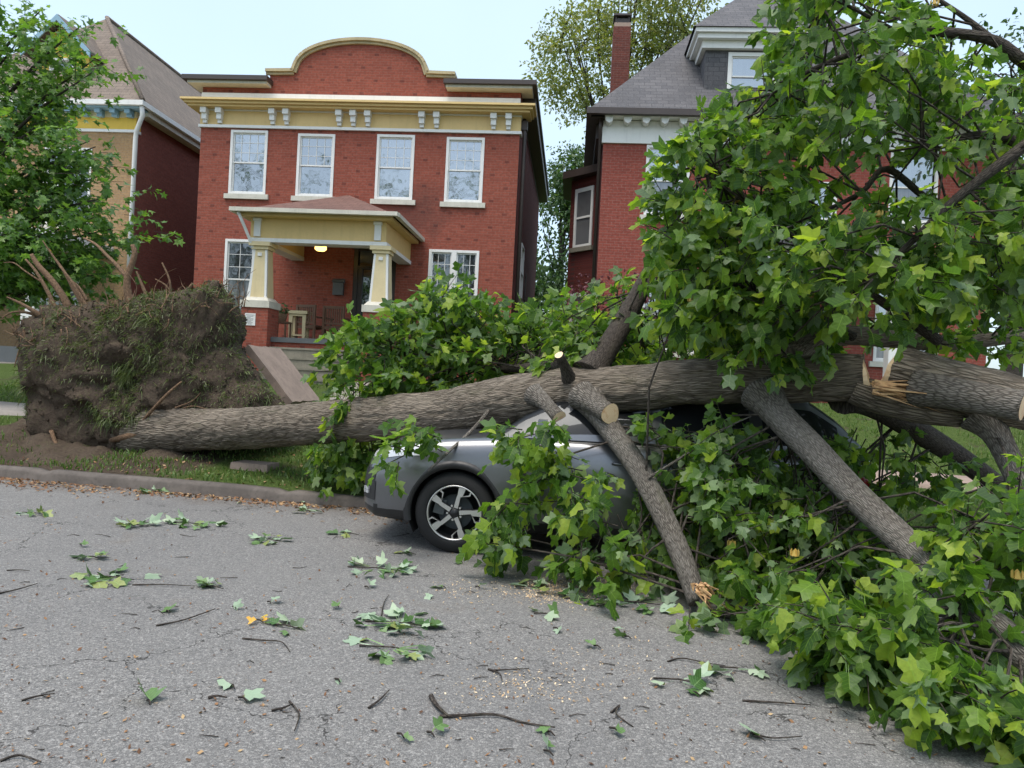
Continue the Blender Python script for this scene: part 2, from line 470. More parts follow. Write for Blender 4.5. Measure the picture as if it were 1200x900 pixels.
A = {}
A['asphalt'] = asphalt_mat()
A['lawn'] = soil_grass_mat('lawn_ground', [(.035, .05, .014), (.065, .10, .024), (.11, .13, .05)], (.05, .038, .028), (-5.6, 10.1), 2.0)
A['soil'] = soil_grass_mat('root_soil', [(.05, .037, .028), (.095, .072, .054), (.065, .075, .03)], (.058, .043, .033))
A['concrete'] = paint('concrete', (.30, .27, .24), .9, .6, 1.6)
A['kerbstone'] = paint('kerb_concrete', (.135, .115, .10), .9, .9, 2.6, .4)
A['pinkpave'] = paint('pink_paving', (.34, .25, .20), .9, .5, 2.0)
A['stepstone'] = paint('step_stone', (.24, .22, .17), .9, .7, 2.5, .5)
A['brick'] = brick('red_brick', (.335, .092, .060), (.26, .068, .045), (.25, .13, .10), (.055, .018, .018), soot=(-2.75, 4.72, 1.1, .95))
A['brick_maroon'] = brick('maroon_party_brick', (.27, .080, .058), (.21, .06, .045), (.16, .09, .075))
A['brick_side'] = brick('shaded_red_brick', (.16, .040, .032), (.115, .03, .026), (.085, .045, .04))  # front brick with the shade of the narrow gap put into its colour
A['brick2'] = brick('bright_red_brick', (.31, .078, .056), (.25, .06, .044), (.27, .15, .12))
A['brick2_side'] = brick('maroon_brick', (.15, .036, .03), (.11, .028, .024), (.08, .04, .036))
A['brick_tan'] = brick('tan_brick', (.42, .27, .14), (.34, .215, .11), (.30, .23, .16))
A['brick_old'] = brick('old_chimney_brick', (.17, .05, .036), (.11, .035, .027), (.16, .10, .085))
A['slate_brown'] = shingle('brown_shingle', (.15, .115, .09), (.20, .155, .12), (.06, .05, .045))
A['slate_grey'] = shingle('grey_slate', (.075, .073, .08), (.11, .105, .11), (.04, .04, .045))
A['roof_red'] = shingle('rust_shingle', (.125, .062, .048), (.165, .085, .066), (.06, .025, .02), .25, .12)
A['yellow'] = paint('ochre_paint', (.70, .50, .21), .55, .3, 2.0, .7)
A['yellow_bright'] = paint('bright_yellow_paint', (.76, .50, .06), .55, .2)
A['cream'] = paint('cream_paint', (.72, .59, .34), .55, .25)
A['white'] = paint('white_paint', (.78, .77, .74), .5, .25, 2.0, .75)
A['whiteold'] = paint('weathered_white_paint', (.62, .59, .5), .6, .5, 2.5, .6)
A['blue'] = paint('blue_paint', (.26, .42, .52), .5, .2)
A['brown'] = paint('dark_brown_metal', (.055, .04, .035), .45, .3)
A['coping'] = paint('glazed_coping', (.50, .40, .22), .55, .6, 3.0, .45)
A['dark'] = paint('dark_recess', (.012, .011, .011), .7, .2)
A['door'] = paint('dark_door_paint', (.03, .022, .02), .35, .3)
A['black'] = paint('black_plastic', (.018, .018, .02), .45, .2, 8)
A['wood'] = paint('weathered_wood', (.17, .09, .05), .6, .6, 6)
A['grey'] = paint('grey_metal', (.10, .11, .115), .45, .3)

def glass_mat(name, base, mixf=.35, fold=0.0, rough=.03):
    k = N(name); o = k.obj()
    col = base
    if fold:
        sp = k.n('SeparateXYZ', ins={0: o})
        wv = k.noise(k.n('CombineXYZ', ins={0: k.math('ADD', sp.outputs[0], sp.outputs[1]), 1: k.math('MULTIPLY', sp.outputs[2], .06), 2: 0.0}).outputs[0], 13, 3)
        col = k.mix(k.g(wv, .3, .7), tuple(c * (1 - fold) for c in base), base)
    k.fin(col, .6, spec=.1)
    gl = k.n('BsdfGlossy', ins={'Color': (.9, .95, 1, 1), 'Roughness': rough})
    nb = k.n('Bump', ins={'Height': k.noise(o, 2.2, 2), 'Strength': .12, 'Distance': .02}); k.set(gl.inputs['Normal'], nb.outputs[0])
    mx = k.n('MixShader', ins={0: mixf, 1: k.b.outputs[0], 2: gl.outputs[0]})
    k.t.links.new(mx.outputs[0], k.out.inputs['Surface'])
    return k.m
A['glass_bright'] = glass_mat('window_glass_over_blinds', (.12, .135, .135), .36, .35)
A['glass_mid'] = glass_mat('window_glass_dim_room', (.055, .065, .065), .33, .3)
A['glass_dark'] = glass_mat('dark_window_glass', (.02, .023, .026), .16)
A['glass_lace'] = glass_mat('window_glass_over_curtain', (.16, .165, .17), .14, .5)
k = N('warm_lamp_glass'); k.fin((.9, .6, .2), .4); k.b.inputs['Emission Color'].default_value = (1, .62, .16, 1); k.b.inputs['Emission Strength'].default_value = 1.6
A['lamp'] = k.m
A['bark'] = bark('tulip_tree_bark', (.25, .212, .168), (.075, .06, .047), 40, 5.0, .75, .025)
A['bark_limb'] = bark('smooth_limb_bark', (.20, .18, .155), (.06, .05, .042), 46, 14, .7, .012, (.36, .34, .31))
A['bark_dark'] = bark('dark_limb_bark', (.085, .072, .06), (.025, .02, .018), 50, 14, .6, .01)
A['root'] = bark('root_bark', (.26, .165, .10), (.10, .06, .04), 60, 16, .6, .01)
k = N('fresh_cut_wood'); o = k.uv()
rg = k.n('TexWave', wave_type='RINGS', rings_direction='Z', ins={'Vector': o, 'Scale': 22.0, 'Distortion': 1.6, 'Detail': 3.0}).outputs['Fac']
c = k.mix(rg, (.78, .54, .31), (.86, .66, .44)); c = k.mix(k.g(k.noise(k.obj(), 14, 4), .55, .75), c, (.62, .32, .15))
A['cutwood'] = k.fin(c, .8)
k = N('torn_wood'); c = k.mix(k.g(k.noise(k.map(k.obj(), (20, 20, 50)), 1.0, 4), .35, .65), (.62, .40, .20), (.34, .19, .09)); A['torn'] = k.fin(c, .85)
A['leaf'] = leafmat('tulip_leaf', [(0, (.028, .070, .014)), (.40, (.070, .152, .020)), (.75, (.155, .262, .028)), (1, (.36, .45, .055))], (.22, .31, .17), .5, veins=True)
A['leaf_cast'] = leafmat('fallen_leaf', [(0, (.04, .10, .025)), (.4, (.08, .17, .04)), (.8, (.16, .25, .10)), (1, (.30, .30, .08))], (.36, .46, .34), .12, veins=True)
A['leaf_maple'] = leafmat('maple_leaf', [(0, (.05, .115, .024)), (.5, (.10, .21, .034)), (1, (.19, .31, .055))], (.16, .25, .11), .42)
A['leaf_pale'] = leafmat('spring_leaf', [(0, (.13, .17, .05)), (.5, (.20, .24, .07)), (1, (.32, .30, .10))], (.25, .28, .13), .4)
A['leaf_mid'] = leafmat('distant_leaf', [(0, (.025, .06, .02)), (.5, (.05, .11, .03)), (1, (.10, .17, .045))], (.1, .15, .07), .3)
A['leaf_plum'] = leafmat('plum_leaf', [(0, (.05, .012, .018)), (.5, (.10, .02, .03)), (1, (.18, .04, .05))], (.14, .05, .06), .3, tcol=1.2)
A['grass'] = leafmat('grass_blade', [(0, (.045, .09, .015)), (.5, (.085, .16, .03)), (.85, (.15, .22, .055)), (1, (.30, .26, .12))], (.12, .19, .05), .3)
A['litter'] = leafmat('dry_litter', [(0, (.07, .035, .02)), (.35, (.16, .075, .035)), (.7, (.30, .16, .07)), (1, (.46, .33, .18))], (.3, .18, .09), .05, .8)

A['petal'] = paint('tulip_petal', (.62, .42, .10), .6, .5, 30, .6)
A['slab'] = paint('brown_weathered_concrete', (.27, .205, .165), .9, .7, 2.5, .5)
A['sodgrass'] = leafmat('sod_grass', [(0, (.05, .07, .022)), (.5, (.085, .12, .032)), (.85, (.15, .21, .045)), (1, (.20, .18, .09))], (.12, .15, .06), .25)
k = N('silver_paint'); o = k.obj()
c = k.mix(k.math('MULTIPLY', k.g(k.noise(o, 4, 5), .45, .75), .25), (.155, .16, .172), (.12, .115, .11))
k.fin(c, .3, .75); k.b.inputs['Coat Weight'].default_value = .6; k.b.inputs['Coat Roughness'].default_value = .08
A['silver'] = k.m
k = N('tyre_rubber'); k.bump(k.noise(k.obj(), 60, 3), .15, .004); A['tyre'] = k.fin((.012, .012, .013), .8)
k = N('machined_alloy'); A['alloy'] = k.fin((.62, .61, .60), .32, .85)
k = N('lamp_lens'); A['lens'] = k.fin((.55, .56, .58), .15, .3)
k = N('red_lens'); A['redlens'] = k.fin((.25, .01, .01), .2)
k = N('sawdust'); A['sawdust'] = k.fin(k.ramp(k.n('NewGeometry').outputs['Random Per Island'], [(0, (.42, .27, .14)), (.6, (.62, .46, .28)), (1, (.74, .62, .44))]), .9)
A['carglass'] = glass_mat('car_window_glass', (.008, .009, .01), .025)
A['petal_leaf'] = leafmat('yellow_petal', [(0, (.62, .45, .06)), (.5, (.7, .52, .08)), (1, (.75, .4, .08))], (.6, .45, .1), .2)
# ------------------------------------------------------------------ the ground
def sheet(name, us, vs, mat, dz=0.0, fn=None, kind='structure', skip=None):
    vv = []; ff = []
    for v in vs:
        for u in us:
            x, y = xy_of(u, v)
            vv.append((x, y, (fn(u, v) if fn else gz(x, y)) + dz))
    n = len(us)
    for j in range(len(vs) - 1):
        for i in range(n - 1):
            if skip and skip((us[i] + us[i + 1]) / 2, (vs[j] + vs[j + 1]) / 2): continue
            ff.append((j * n + i, j * n + i + 1, (j + 1) * n + i + 1, (j + 1) * n + i))
    o = link_mesh(name, vv, ff, mat, None, True); o['kind'] = kind; return o
ROADZ = lambda u, v: -GRADE * max(-60, min(60, u))
sheet('road', [-400, -60, -30, -12, -6, 0, 6, 12, 30, 60, 400], [-14, -8, -4, -2, -.6, .02], A['asphalt'], 0, ROADZ)
gu = [-400, -120, -60, -35, -22] + list(np.arange(-16, 14.01, .25)) + [18, 25, 40, 80, 150, 400]
gv = [.13] + list(np.arange(.3, 9.5, .25)) + [10, 11, 12, 14, 17, 20, 26, 34, 45, 60, 90, 140, 220, 400]
sheet('lawn', gu, gv, A['lawn'])
sheet('lawn_across_road', [-400, -60, -20, 0, 20, 60, 400], [-400, -60, -30, -20, -14], A['lawn'], 0, lambda u, v: ROADZ(u, v) + .14 + min(2.2, max(0, (-v - 16) * .2)))
# kerb: a long rounded bar with worn edges, in lengths
kp = [(0, -.25), (0, .085), (.025, .118), (.07, .128), (.155, .126), (.155, -.25)]
kb = MB(); us = list(np.arange(-40, 40.01, .12)); vs_ = []
for u in us:
    w = float(fbm(np.array([u * 1.7, 0, 0]), 11, 4)) * .011; dz = float(fbm(np.array([u * .5, 3, 0]), 12, 2)) * .012
    jn = -.03 if abs((u + .3) % 3.0) < .06 else 0
    for a, z in kp:
        x, y = xy_of(u, a + w * (z > 0)); vs_.append((x, y, z + dz + ROADZ(u, 0) + (jn if z > 0 else 0)))
n = len(kp)
kb.add(vs_, [(i * n + j, i * n + n + j, i * n + n + j + 1, i * n + j + 1) for i in range(len(us) - 1) for j in range(n - 1)], True)
ko = kb.build('kerb', A['kerbstone']); ko['kind'] = 'structure'
# public footpath, missing where the root plate tore it up
fz = lambda u, v: float(ground_z(*[np.array(t) for t in xy_of(u, v)], bumps=False))
lv_ = [2.5, 2.52, 3.2, 3.88, 3.9]
def walk(us, mat): return sheet('footpath', us, lv_, mat, 0, lambda u, v: fz(u, v) + (.05 if 2.51 < v < 3.89 else -.05))
walk(list(np.arange(-40, -6.9, 1.5)), A['concrete']); walk(list(np.arange(-2.3, 1.3, .7)), A['concrete']); walk(list(np.arange(1.2, 40, 1.2)), A['pinkpave'])
def path(u0, u1, v0, v1, mat): sheet('garden_path', [u0 - .02, u0, u1, u1 + .02], list(np.linspace(v0, v1, 14)), mat, 0, lambda u, v: fz(u, v) + (.03 if u0 - .01 < u < u1 + .01 else -.06))
path(-4.95, -3.75, 3.95, 8.3, A['concrete']); path(-15.5, -14.2, 3.95, 11, A['concrete'])

def grass_patch(name, boxes, hmin, hmax, label=None, parent=None):
    V = []; F = []
    for u0, u1, v0, v1, n in boxes:
        u = rng.uniform(u0, u1, n); v = rng.uniform(v0, v1, n)
        cl = fbm(np.stack([u * 1.1, v * 1.1, 0 * u], -1), 21, 3)
        keep = cl > rng.uniform(-1.1, .2, n); u, v = u[keep], v[keep]
        x, y = xy_of(u, v); z = ground_z(x, y)
        h = rng.uniform(hmin, hmax, len(u)) * (1 + .5 * np.clip(cl[keep], 0, 1)); a = rng.uniform(0, 6.28, len(u)); lean = rng.uniform(.2, 1.0, len(u)) * h; la = rng.uniform(0, 6.28, len(u))
        w = .006 + .006 * rng.random(len(u))
        b0 = np.stack([x - np.cos(a) * w, y - np.sin(a) * w, z - .01], -1); b1 = np.stack([x + np.cos(a) * w, y + np.sin(a) * w, z - .01], -1)
        mx, my = x + np.cos(la) * lean * .35, y + np.sin(la) * lean * .35
        m0 = np.stack([mx - np.cos(a) * w * .7, my - np.sin(a) * w * .7, z + h * .6], -1); m1 = np.stack([mx + np.cos(a) * w * .7, my + np.sin(a) * w * .7, z + h * .6], -1)
        t = np.stack([x + np.cos(la) * lean, y + np.sin(la) * lean, z + h], -1)
        o = len(V) and sum(len(q) for q in V)
        V.append(np.stack([b0, b1, m1, m0, t], 1).reshape(-1, 3))
        F += [f for i in range(len(u)) for f in ((o + 5 * i, o + 5 * i + 1, o + 5 * i + 2, o + 5 * i + 3), (o + 5 * i + 3, o + 5 * i + 2, o + 5 * i + 4))]
    ob = link_mesh(name, np.concatenate(V).tolist(), F, A['grass'], parent)
    ob['kind'] = 'stuff'
    return ob
tag(grass_patch('grass', [(-9.5, -5.6, .2, 2.4, 2600), (-11.5, -5.5, 3.95, 10, 14000), (-6.2, 1.4, .22, 2.4, 9000), (-5, -2, 3.95, 8.8, 9000), (2, 8.5, .2, 2.4, 4500), (2, 9, 3.95, 9, 8000)], .025, .075),
    'green grass of the verge and front lawns', 'grass')

# ------------------------------------------------------------------ houses
def wall(mb, ax, c, a0, a1, z0, z1, openings=(), depth=.12, sgn=1):
    """wall sheet with holes and reveals; ax 'x': wall along x at y=c (reveals go +y*sgn); ax 'y': along y at x=c"""
    P = (lambda a, d, z: (a, c + d * sgn, z)) if ax == 'x' else (lambda a, d, z: (c + d * sgn, a, z))
    A_ = sorted({a0, a1, *[o[0] for o in openings], *[o[1] for o in openings]}); Z_ = sorted({z0, z1, *[o[2] for o in openings], *[o[3] for o in openings]})
    for i in range(len(A_) - 1):
        for j in range(len(Z_) - 1):
            am, zm = (A_[i] + A_[i + 1]) / 2, (Z_[j] + Z_[j + 1]) / 2
            if any(o[0] < am < o[1] and o[2] < zm < o[3] for o in openings): continue
            mb.face(P(A_[i], 0, Z_[j]), P(A_[i + 1], 0, Z_[j]), P(A_[i + 1], 0, Z_[j + 1]), P(A_[i], 0, Z_[j + 1]))
    for o in openings:
        for (p, q) in (((o[0], o[2]), (o[1], o[2])), ((o[1], o[2]), (o[1], o[3])), ((o[1], o[3]), (o[0], o[3])), ((o[0], o[3]), (o[0], o[2]))):
            mb.face(P(p[0], 0, p[1]), P(q[0], 0, q[1]), P(q[0], depth, q[1]), P(p[0], depth, p[1]))

def window(parent, zo, u0, u1, z0, z1, y=0.0, glass='glass_bright', grid=(4, 3), cols=1, sill=True, fr=.07, frame='white', lower=None):
    """sash window set in a front wall (facing -y): frame and sashes, panes, sill"""
    f = MB(); yo, yi = y - .025, y + .10
    f.box(u0, u0 + fr, yo, yi, z0, z1); f.box(u1 - fr, u1, yo, yi, z0, z1); f.box(u0 + fr, u1 - fr, yo + .003, yi, z1 - fr, z1); f.box(u0 + fr, u1 - fr, yo + .003, yi, z0, z0 + fr * .8)
    W = (u1 - u0) / cols; zm = (z0 + z1) / 2
    for c in range(cols):
        a, b = u0 + c * W + fr, u0 + (c + 1) * W - fr
        if c: f.box(u0 + c * W - fr, u0 + c * W + fr, yo + .004, yi, z0 + fr * .8, z1 - fr)
        for (q0, q1, yy) in ((z0 + fr * .8, zm + .02, y + .055), (zm - .02, z1 - fr, y + .03)):
            f.box(a, a + .035, yy, yy + .03, q0, q1); f.box(b - .035, b, yy, yy + .03, q0, q1); f.box(a + .035, b - .035, yy + .002, yy + .03, q0, q0 + .04); f.box(a + .035, b - .035, yy + .002, yy + .03, q1 - .04, q1)
        if grid:
            for i in range(1, grid[0]): x = a + (b - a) * i / grid[0]; f.box(x - .007, x + .007, y + .036, y + .05, zm + .02, z1 - fr - .04)
            for i in range(1, grid[1]): z = zm + (z1 - fr - zm) * i / grid[1]; f.box(a + .035, b - .035, y + .039, y + .048, z - .007, z + .007)
    w = f.build('window', A[frame], parent, zo)
    MB().face((u0 + fr, y + .05, zm), (u1 - fr, y + .05, zm), (u1 - fr, y + .05, z1 - fr), (u0 + fr, y + .05, z1 - fr)).build('pane', A[glass], w, zo)
    MB().face((u0 + fr, y + .075, z0 + .03), (u1 - fr, y + .075, z0 + .03), (u1 - fr, y + .075, zm), (u0 + fr, y + .075, zm)).build('pane', A[lower or glass], w, zo)
    if sill: MB().box(u0 - .1, u1 + .1, y - .075, y + .05, z0 - .14, z0 - .004).build('sill', A['whiteold'], w, zo)
    return w
def part(name, mat, parent, zo, *boxes):
    m = MB()
    for b in boxes: m.box(*b)
    return m.build(name, A[mat], parent, zo)

# --- red brick house with the arched parapet
O1 = (-.119, 20.5); ZB = 1.45
h1 = thing('brick_house', 'red brick two storey house with arched parapet and cream columned porch', 'house', (*O1, ZB), -TH)
zo = -ZB; XL = -9.03; DEEP = 11.5
wins = [(-8.14, -7.07, 6.51, 8.31), (-6.2, -5.14, 6.5, 8.25), (-3.95, -2.89, 6.48, 8.28), (-2.0, -.95, 6.46, 8.25)]
lw = [(-8.15, -6.95, 3.0, 5.24), (-2.34, -.95, 3.05, 5.15)]
dr = (-4.45, -3.25, 2.42, 5.17)
mb = MB(); wall(mb, 'x', 0, XL, 0, .8, 8.37, wins + lw + [dr], .14); mb.build('front_wall', A['brick'], h1, zo)
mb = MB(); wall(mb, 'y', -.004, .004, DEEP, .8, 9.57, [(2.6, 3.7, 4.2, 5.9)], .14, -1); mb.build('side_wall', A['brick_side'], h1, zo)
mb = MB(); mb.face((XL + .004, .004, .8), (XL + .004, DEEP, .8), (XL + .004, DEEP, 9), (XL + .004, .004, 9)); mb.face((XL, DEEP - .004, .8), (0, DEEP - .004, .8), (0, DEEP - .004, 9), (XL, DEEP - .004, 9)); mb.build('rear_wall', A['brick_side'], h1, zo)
part('frieze', 'yellow', h1, zo, (XL - .02, .02, -.03, .3, 8.44, 8.86))
part('frieze_moulding', 'white', h1, zo, (XL - .05, .05, -.07, .25, 8.36, 8.437), (XL - .04, .04, -.06, .25, 8.83, 8.868))
m = MB()
for z0, z1, d in ((8.872, 8.93, .30), (8.934, 9.0, .38), (9.004, 9.06, .46)): m.box(XL - d * .9, d * .9, -d, .45, z0, z1)
m.build('cornice', A['yellow'], h1, zo)
for u in (-8.88, -8.45, -6.92, -6.52, -5.02, -4.62, -4.21, -2.7, -2.29, -.72, -.31):
    b = MB(); b.box(u - .085, u + .085, -.24, -.032, 8.72, 8.868); b.box(u - .07, u + .07, -.17, -.032, 8.56, 8.717); b.box(u - .055, u + .055, -.11, -.032, 8.47, 8.557); b.build('bracket', A['white'], h1, zo)
part('parapet_band', 'white', h1, zo, (XL + .0, -.02, -.06, .2, 9.064, 9.33))
# parapet with its arch
arc = [(-7.15, 9.335), (-1.9, 9.335), (-1.9, 9.93), (-2.75, 9.95)]
cx, hw, z0a, z1a = -4.53, 1.78, 9.97, 10.82
arcp = [(cx + hw * math.cos(t), z0a + (z1a - z0a) * math.sin(t) ** .85) for t in np.linspace(0, math.pi, 26)]
mb = MB(); mb.prism([(XL, 9.335), (-.02, 9.335), (-.02, 9.5), (XL, 9.5)], 0, .25); mb.prism([(-7.1, 9.502), (-1.95, 9.502), (-1.95, 9.93), (cx + hw, 9.95)] + arcp[1:-1] + [(cx - hw, 9.95), (-7.1, 9.93)], .002, .25)
mb.build('parapet', A['brick'], h1, zo)
m = MB(); path_ = [(-1.85, 9.935), (cx + hw + .1, 9.955)] + [(x * 1 + (x - cx) * .03, z + .02) for x, z in arcp[1:-1]] + [(cx - hw - .1, 9.955), (-7.2, 9.935)]
for (a, b) in zip(path_[:-1], path_[1:]):
    d = Vector((b[0] - a[0], 0, b[1] - a[1])).normalized(); nn = Vector((-d.z, 0, d.x)) * -1
    if nn.z < 0: nn = -nn
    pr = [(a[0], a[1]), (b[0], b[1]), (b[0] + nn.x * .08, b[1] + nn.z * .08), (a[0] + nn.x * .08, a[1] + nn.z * .08)]
    pr = pr[::-1]; m.prism(pr, -.12, .32)
    pr2 = [(x - nn.x * .0, z - nn.z * .002) for x, z in [(a[0], a[1]), (b[0], b[1]), (b[0] - nn.x * .07, b[1] - nn.z * .07), (a[0] - nn.x * .07, a[1] - nn.z * .07)]]
    m.prism(pr2, -.06, .005)
m.build('coping', A['coping'], h1, zo)
for u0, u1 in ((XL - .42, -7.0), (-2.1, .42)): part('roof_edge', 'brown', h1, zo, (u0, u1, -.42, .5, 9.58, 9.70))
m = MB(); m.box(.1, .42, .502, DEEP, 9.58, 9.70); m.box(-.002, .36, .5, DEEP, 9.3, 9.578)
m.build('side_eave', A['brown'], h1, zo)
for u0, u1 in ((XL - .3, -7.05), (-2.05, .3)): part('roof_soffit', 'whiteold', h1, zo, (u0, u1, -.32, .4, 9.505, 9.577))
part('flat_roof', 'grey', h1, zo, (XL, 0, .3, DEEP, 9.2, 9.4))
m = MB(); m.tube([(.09, .25, 8.9), (.11, .22, 8.5), (.12, .22, 8.3), (.12, .22, 1.6)], .055, 8); m.box(.02, .19, .15, .32, 8.55, 8.8); m.build('downspout', A['brown'], h1, zo)
for i, w_ in enumerate(wins): window(h1, zo, *w_, glass=('glass_bright', 'glass_mid', 'glass_bright', 'glass_bright')[i], lower=('glass_mid', 'glass_mid', 'glass_bright', 'glass_bright')[i])
window(h1, zo, *lw[0], glass='glass_dark', lower='glass_lace', grid=(3, 3), sill=True)
window(h1, zo, *lw[1], glass='glass_dark', lower='glass_dark', cols=2, grid=(3, 3))
# window on the gap side: frame and pane
m = MB()
for a, b, c, d in ((2.6, 2.68, 4.2, 5.9), (3.62, 3.7, 4.2, 5.9), (2.68, 3.62, 5.82, 5.9), (2.68, 3.62, 4.2, 4.28), (2.68, 3.62, 5.0, 5.05)): m.box(-.1, .03, a, b, c, d)
w = m.build('window', A['white'], h1, zo); MB().face((-.05, 2.68, 4.28), (-.05, 3.62, 4.28), (-.05, 3.62, 5.82), (-.05, 2.68, 5.82)).build('pane', A['glass_bright'], w, zo)
MB().box(-.05, .09, 2.5, 3.8, 4.06, 4.197).build('sill', A['stepstone'], w, zo)
m = MB(); m.tube([(.05, 4.5, 1.6), (.06, 4.5, 5.2)], .03, 6); m.tube([(.06, 4.4, 4.4), (.1, 4.3, 4.2), (.08, 4.35, 3.9), (.06, 4.5, 3.8)], .012, 5); m.build('cable_conduit', A['brown'], h1, zo)
# chimney behind the parapet
ch = MB(); ch.box(-8.15, -7.45, 2.2, 2.9, 9.4, 10.15); ch.box(-7.62, -7.1, 1.7, 2.25, 9.4, 10.42); ch.box(-8.2, -7.4, 2.15, 2.95, 10.153, 10.22); ch.box(-7.67, -7.05, 1.65, 2.3, 10.423, 10.5)
cho = ch.build('chimney', A['brick_old'], h1, zo); MB().tube([(-7.36, 1.97, 10.5), (-7.36, 1.97, 10.72)], [.16, .13], 10).build('chimney_pot', A['whiteold'], cho, zo)
# door
d_ = part('front_door', 'door', h1, zo, (-4.45, -4.33, .02, .14, 2.42, 5.17), (-3.37, -3.25, .02, .14, 2.42, 5.17), (-4.33, -3.37, .024, .14, 5.05, 5.17), (-4.33, -3.37, .024, .1, 4.55, 4.63), (-4.33, -4.2, .05, .1, 2.42, 4.55), (-3.5, -3.37, .05, .1, 2.42, 4.55), (-4.2, -3.5, .053, .1, 2.42, 2.7))
MB().face((-4.33, .11, 2.42), (-3.37, .11, 2.42), (-3.37, .11, 5.05), (-4.33, .11, 5.05)).build('door_glass', A['glass_dark'], d_, zo)
MB().tube([(-4.14, -.01, 3.4), (-4.14, -.03, 3.45), (-4.14, -.03, 3.58), (-4.14, -.01, 3.63)], .012, 6).build('handle', A['grey'], d_, zo)
# mailbox: a wall box with a sloped lid
mx_ = MB(); mx_.prism([(-4.97, 3.78), (-4.68, 3.78), (-4.68, 4.12), (-4.97, 4.12)], -.13, -.003); mo = mx_.build('mailbox', A['grey'], h1, zo)
l = MB(); l.add([(-4.99, -.15, 4.13), (-4.66, -.15, 4.13), (-4.66, -.003, 4.13), (-4.99, -.003, 4.13), (-4.99, -.1, 4.2), (-4.66, -.1, 4.2), (-4.66, -.003, 4.24), (-4.99, -.003, 4.24)], [(3, 2, 1, 0), (4, 5, 6, 7), (0, 1, 5, 4), (1, 2, 6, 5), (2, 3, 7, 6), (3, 0, 4, 7)]); l.box(-4.92, -4.73, -.136, -.131, 3.95, 4.02); l.build('lid', A['grey'], mo, zo)
# porch (its front beam stands 2.6 m out)
PY = -2.6; pu0, pu1 = -6.2, -2.85
part('porch_deck', 'grey', h1, zo, (-6.3, -2.7, PY - .1, -.004, 2.30, 2.42)); part('porch_base', 'brick', h1, zo, (-6.25, -2.75, PY - .05, -.004, .9, 2.296))
for i, z in enumerate((2.17, 1.93, 1.69, 1.45)):
    part('step', 'stepstone', h1, zo, (-5.45, -3.6, PY - .1 - .32 * (i + 1), PY - .102 - .32 * i, .9, z - .05), (-5.48, -3.57, PY - .12 - .32 * (i + 1), PY - .102 - .32 * i, z - .047, z))
SB, ST = .225, .17
for cx_, left in ((-5.93, True), (-2.95, False)):
    c_ = MB(); c_.frustum(cx_, PY + .0, 3.36, 4.52, SB, SB, ST, ST)
    co = c_.build('porch_column', A['cream'], h1, zo)
    p = MB()
    for sx in (-1, 1):
        for yy in (-1,):
            p.add([(cx_ + sx * (SB - q), PY - SB - .004 + e, 3.36) if k_ == 0 else (cx_ + sx * (ST - q), PY - ST - .004 + e, 4.52) for k_ in (0, 1) for q in (-.004, .05) for e in (0, .03)],
                  [(0, 2, 3, 1), (4, 5, 7, 6), (0, 4, 6, 2), (1, 3, 7, 5), (0, 1, 5, 4), (2, 6, 7, 3)])
        p.add([(cx_ + sx * (SB + .004 if k_ == 0 else ST + .004), PY + yy * ((SB if k_ == 0 else ST) - q), 3.36 if k_ == 0 else 4.52) for k_ in (0, 1) for q in (0, .05) for yy in (-1,)] +
              [(cx_ + sx * (SB - .02 if k_ == 0 else ST - .02), PY - ((SB if k_ == 0 else ST) - q), 3.36 if k_ == 0 else 4.52) for k_ in (0, 1) for q in (0, .05)],
              [(0, 1, 3, 2), (0, 2, 6, 4), (1, 5, 7, 3)])
    p.box(cx_ - .05, cx_ + .05, PY - .205, PY - .165, 4.36, 4.44)
    p.build('trim', A['white'], co, zo)
    k_ = MB(); k_.box(cx_ - .21, cx_ + .21, PY - .21, PY + .21, 4.524, 4.60); k_.box(cx_ - .26, cx_ + .26, PY - .26, PY + .26, 4.603, 4.70); k_.build('capital', A['cream'], co, zo)
    k_ = MB(); k_.frustum(cx_, PY, 3.27, 3.357, .32, .32, .25, .25); k_.box(cx_ - .36, cx_ + .36, PY - .36, PY + .36, 3.10, 3.267); k_.build('column_base', A['whiteold'], co, zo)
    k_ = MB(); k_.box(cx_ - .33, cx_ + .33, PY - .33, PY + .33, .8, 3.097); k_.build('pedestal', A['brick'], co, zo)
    if left:
        s_g = MB(); s_g.box(-6.16, -5.9, PY - .345, PY - .331, 2.66, 2.95); sg = s_g.build('plaque', A['white'], co, zo)
        t_ = MB()
        for j, (w0, w1) in enumerate(((.02, .24), (.05, .21), (.03, .15), (.03, .22), (.03, .2), (.03, .17), (.06, .2), (.08, .18))):
            z = 2.915 - j * .031; x = -6.16 + w0
            while x < -6.16 + w1:
                ww = random.uniform(.008, .022); t_.box(x, min(x + ww, -6.16 + w1), PY - .348, PY - .3455, z - .012, z); x += ww + .008
        t_.build('plaque_writing', A['grey'], sg, zo)
for nm, bx in (('porch_beam', [(pu0, pu1, PY - .17, PY + .17, 4.80, 5.28), (pu0 + .01, pu0 + .33, PY + .174, -.004, 4.80, 5.28), (pu1 - .33, pu1 - .01, PY + .174, -.004, 4.80, 5.28)]),):
    part(nm, 'yellow', h1, zo, *bx)
part('beam_trim', 'white', h1, zo, (pu0 - .03, pu1 + .03, PY - .2, PY + .19, 4.703, 4.797), (pu0 - .02, pu0 + .34, PY + .193, -.004, 4.703, 4.797), (pu1 - .34, pu1 + .02, PY + .193, -.004, 4.703, 4.797))
for u in (-6.02, -3.05): part('beam_bracket', 'white', h1, zo, (u - .08, u + .08, PY - .215, PY - .173, 4.83, 5.2), (u - .1, u + .1, PY - .25, PY - .173, 5.2, 5.27))
part('porch_ceiling', 'whiteold', h1, zo, (pu0 + .3, pu1 - .3, PY + .1, -.004, 5.1, 5.14))
